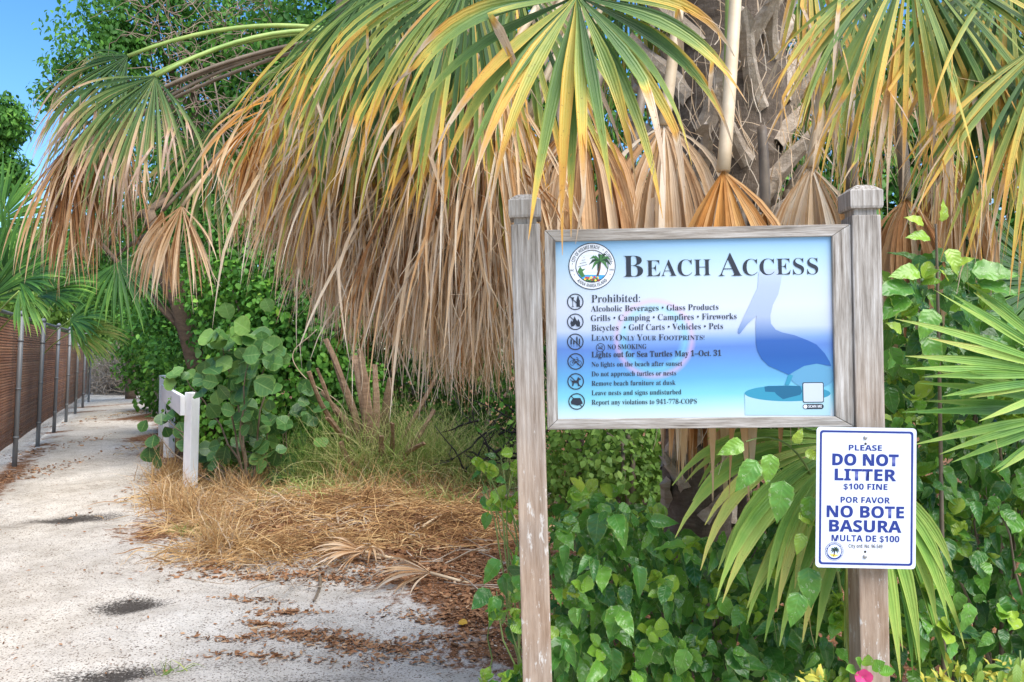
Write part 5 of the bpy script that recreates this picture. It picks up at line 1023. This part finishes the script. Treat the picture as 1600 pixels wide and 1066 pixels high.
b = region(4200, [(378, 775, .2, .2, 1.0), (272, 790, .16, .22, .7), (264, 745, .14, .4, .6), (268, 705, .12, .7, .6), (335, 745, .3, .3, .5), (300, 815, .2, .14, .5), (345, 870, .2, .12, .6), (640, 765, .5, .4, .8), (560, 775, .5, .3, .8), (430, 760, .4, .3, .4), (592, 764, .35, .15, 1.3), (660, 770, .4, .15, .6)])
n = len(b); strands(mb, b, nrm(rv(n, .4) + [0, 0, 1]), RNG.uniform(.15, .45, n), RNG.uniform(.0022, .0042, n), RNG.uniform(.15, .5, n), r=np.clip(RNG.normal(.7, .2, n), 0, 1))
tag(link("dry_grass", mb.mesh("dry_grass"), M_STRAW), "golden dry grass heaped along the path edge", None, None, "stuff")
mb = MB(); b = region(5600, [(600, 762, .6, .25, 2.0), (655, 758, .5, .3, 2.2), (520, 765, .35, .2, 1.2), (705, 755, .5, .35, 1.6), (475, 768, .25, .15, .6), (780, 760, .5, .5, .7)])
n = len(b); strands(mb, b, nrm(rv(n, .42) + [0, 0, 1]), RNG.uniform(.35, 1.15, n) * RNG.uniform(.5, 1, n), RNG.uniform(.002, .0042, n), RNG.uniform(.12, .5, n), 9, r=np.clip(RNG.normal(.5, .25, n), 0, 1))
b = region(1500, [(600, 764, .35, .14, 1.6), (655, 762, .35, .18, 1.6), (560, 768, .25, .12, 1), (700, 762, .35, .2, 1)]); n = len(b); strands(mb, b, nrm(rv(n, .3) + [0, -.05, 1]), RNG.uniform(.6, 1.25, n), RNG.uniform(.0022, .0042, n), RNG.uniform(.08, .35, n), 10, r=np.clip(RNG.normal(.62, .25, n), 0, 1))
b = region(420, [(460, 800, .3, .2, .7), (520, 790, .3, .15, .7), (690, 800, .3, .15, .6)]); n = len(b); strands(mb, b, nrm(rv(n, .5) + [0, 0, 1]), RNG.uniform(.1, .3, n), RNG.uniform(.002, .004, n), RNG.uniform(.2, .5, n), 6)
b = region(140, [(290, 840, .16, .1, 1), (300, 850, .1, .05, .5), (262, 1052, .06, .03, .2)]); n = len(b); strands(mb, b, nrm(rv(n, .6) + [0, 0, 1]), RNG.uniform(.05, .16, n), RNG.uniform(.0015, .003, n), RNG.uniform(.2, .6, n), 5)
tag(link("green_grass", mb.mesh("green_grass"), M_GRASS), "wispy green grass around the palm stump", None, None, "stuff")
M_LIT = leaf_mat("fallen_leaf", [(0, (.16, .075, .038)), (.35, (.34, .155, .075)), (.65, (.48, .26, .135)), (.88, (.60, .38, .22)), (1, (.66, .54, .42))], 0, .75, .2, .1)
def litter(n, spots, size, mb, flat=.35):
    b = region(n, spots); n = len(b); a = RNG.uniform(0, 6.283, n); scatter(mb, T_DRY, b + np.array([0, 0, .006]), np.stack([np.cos(a), np.sin(a), RNG.normal(0, .15, n)], 1), nrm(np.array([0, 0, 1]) + rv(n, flat)), size * RNG.uniform(.5, 1.3, n), np.clip(RNG.normal(.42, .22, n), 0, 1))
mb = MB()
litter(380, [(200, 900, 1.6, .9, 2), (150, 780, 1.2, 1.5, 2), (250, 1020, 1.2, .4, 1.5), (330, 870, .6, .5, 1.2), (140, 680, .8, 3, 1)], .024, mb)
litter(1500, [(445, 955, .2, .05, .7), (415, 975, .12, .05, .5), (470, 990, .25, .05, .9), (540, 1000, .35, .06, 1.2), (580, 1010, .3, .06, 1.0), (620, 1030, .5, .08, .8), (700, 1000, .4, .1, 1), (400, 1000, .3, .05, .5), (400, 940, .25, .05, .4), (690, 960, .35, .1, .8), (390, 1030, .25, .04, .4)], .034, mb)
litter(5200, [(720, 890, .6, .3, 2.5), (780, 930, .4, .25, 2.5), (640, 900, .6, .2, 1.6), (560, 880, .6, .15, 1.2), (800, 970, .3, .2, 1.5), (400, 900, .6, .15, .6), (480, 900, .5, .12, .8), (900, 950, .6, .4, 1.5), (310, 850, .35, .2, .6), (330, 890, .2, .08, .4)], .034, mb, .6)
litter(2600, [(560, 830, 1.0, .4, 2), (430, 830, .7, .3, 1), (690, 820, .8, .4, 1.5), (620, 860, .8, .25, 1.5)], .05, mb, .8)
litter(900, [(40, 740, .25, 1.0, 1.2), (80, 700, .25, 2, 1), (120, 660, .25, 3.5, 1), (255, 760, .2, 1.2, .8), (240, 690, .2, 2, .5)], .05, mb, .5)
tag(link("leaf_litter", mb.mesh("leaf_litter"), M_LIT), "brown fallen leaves strewn over sand and mulch", None, None, "stuff")
# fallen palm fans and sticks
for lab, px, py, d, L, cnt in (("grey fallen palm fan lying across the mulch", 570, 862, (-.9, -.3, .12), .38, 22), ("pale tan fallen palm fan near the mulch edge", 672, 895, (-.9, -.15, .12), .36, 20), ("bleached fallen palm fan with its tips pointing at the path", 582, 855, (.0, -.9, .1), .26, 14)):
    h = G(px, py, .08); e = empty("fallen_frond", tuple(h), lab, "palm frond", "fallen fronds"); mb = MB(); blades(mb, h, d, (0, -.3, 1), L, .8, cnt, .010, .35, 0.0, agevar=0, wild=.12, curl=.4, fold=.9, joined=.4, rnd=(.5, .2)); link("blade", mb.mesh("blade"), M_DEAD, e)
    dn = nrm(np.asarray(d, float)); v, q, t = tube([h, h - dn * .16 + [0, 0, -.03], h - dn * .34 + [0, 0, -.065]], [.010, .010, .012], 7); link("petiole", npmesh("petiole", v, q, t), M_PET_T, e)
mb = MB()
for _ in range(110):
    gx0 = G(random.uniform(310, 800), random.uniform(790, 925)); a_ = random.uniform(0, 6.28); l_ = random.uniform(.04, .2); r_ = random.uniform(.002, .005)
    pp = np.array([gx0 + np.array([math.cos(a_), math.sin(a_), 0]) * l_ * k_ + rv(1, .008)[0] for k_ in (-1, -.3, .4, 1)]); pp[:, 2] = height_at(pp[:, 0], pp[:, 1]) + .03
    v, q, t = tube(pp, r_, 5); mb.add(v, q, t)
tag(link("debris", mb.mesh("debris"), petiole_mat("bleached_twig", (.22, .15, .10), (.55, .46, .36))), "bare twigs scattered in the dry grass and mulch", None, None, "stuff")
for lab, pts_, r in (("short dark curved stick on the sand", [(500, 905), (503, 918), (490, 935)], .012), ("thin dry stick lying on pale sand", [(392, 985), (410, 980), (420, 976)], .006), ("pale broken stalk on the straw", [(660, 842), (680, 832), (690, 828)], .012)):
    pp = np.array([G(x, y) for x, y in pts_]); pp[:, 2] = height_at(pp[:, 0], pp[:, 1]) + r + (.03 if 'straw' in lab else 0); v, q, t = tube(bez(*pp, 8), np.linspace(r, r * .5, 8), 7); tag(link("stick", npmesh("stick", v, q, t), M_STEM if 'pale' not in lab else M_PET_T), lab, "stick", "loose sticks")
g = G(732, 978); mb = MB(); scatter(mb, T_GRAPE, np.array([[g[0], g[1], height_at(g[0], g[1]) + .012]]), np.array([[-1, .2, .1]]), np.array([[0, -.3, 1.0]]), .05, np.array([.5]))
tag(link("fallen_leaf", mb.mesh("fallen_leaf"), leaf_mat("yellow_leaf", [(0, (.75, .42, .05)), (1, (.8, .5, .08))])), "single yellow fallen leaf on the sand", "leaf")
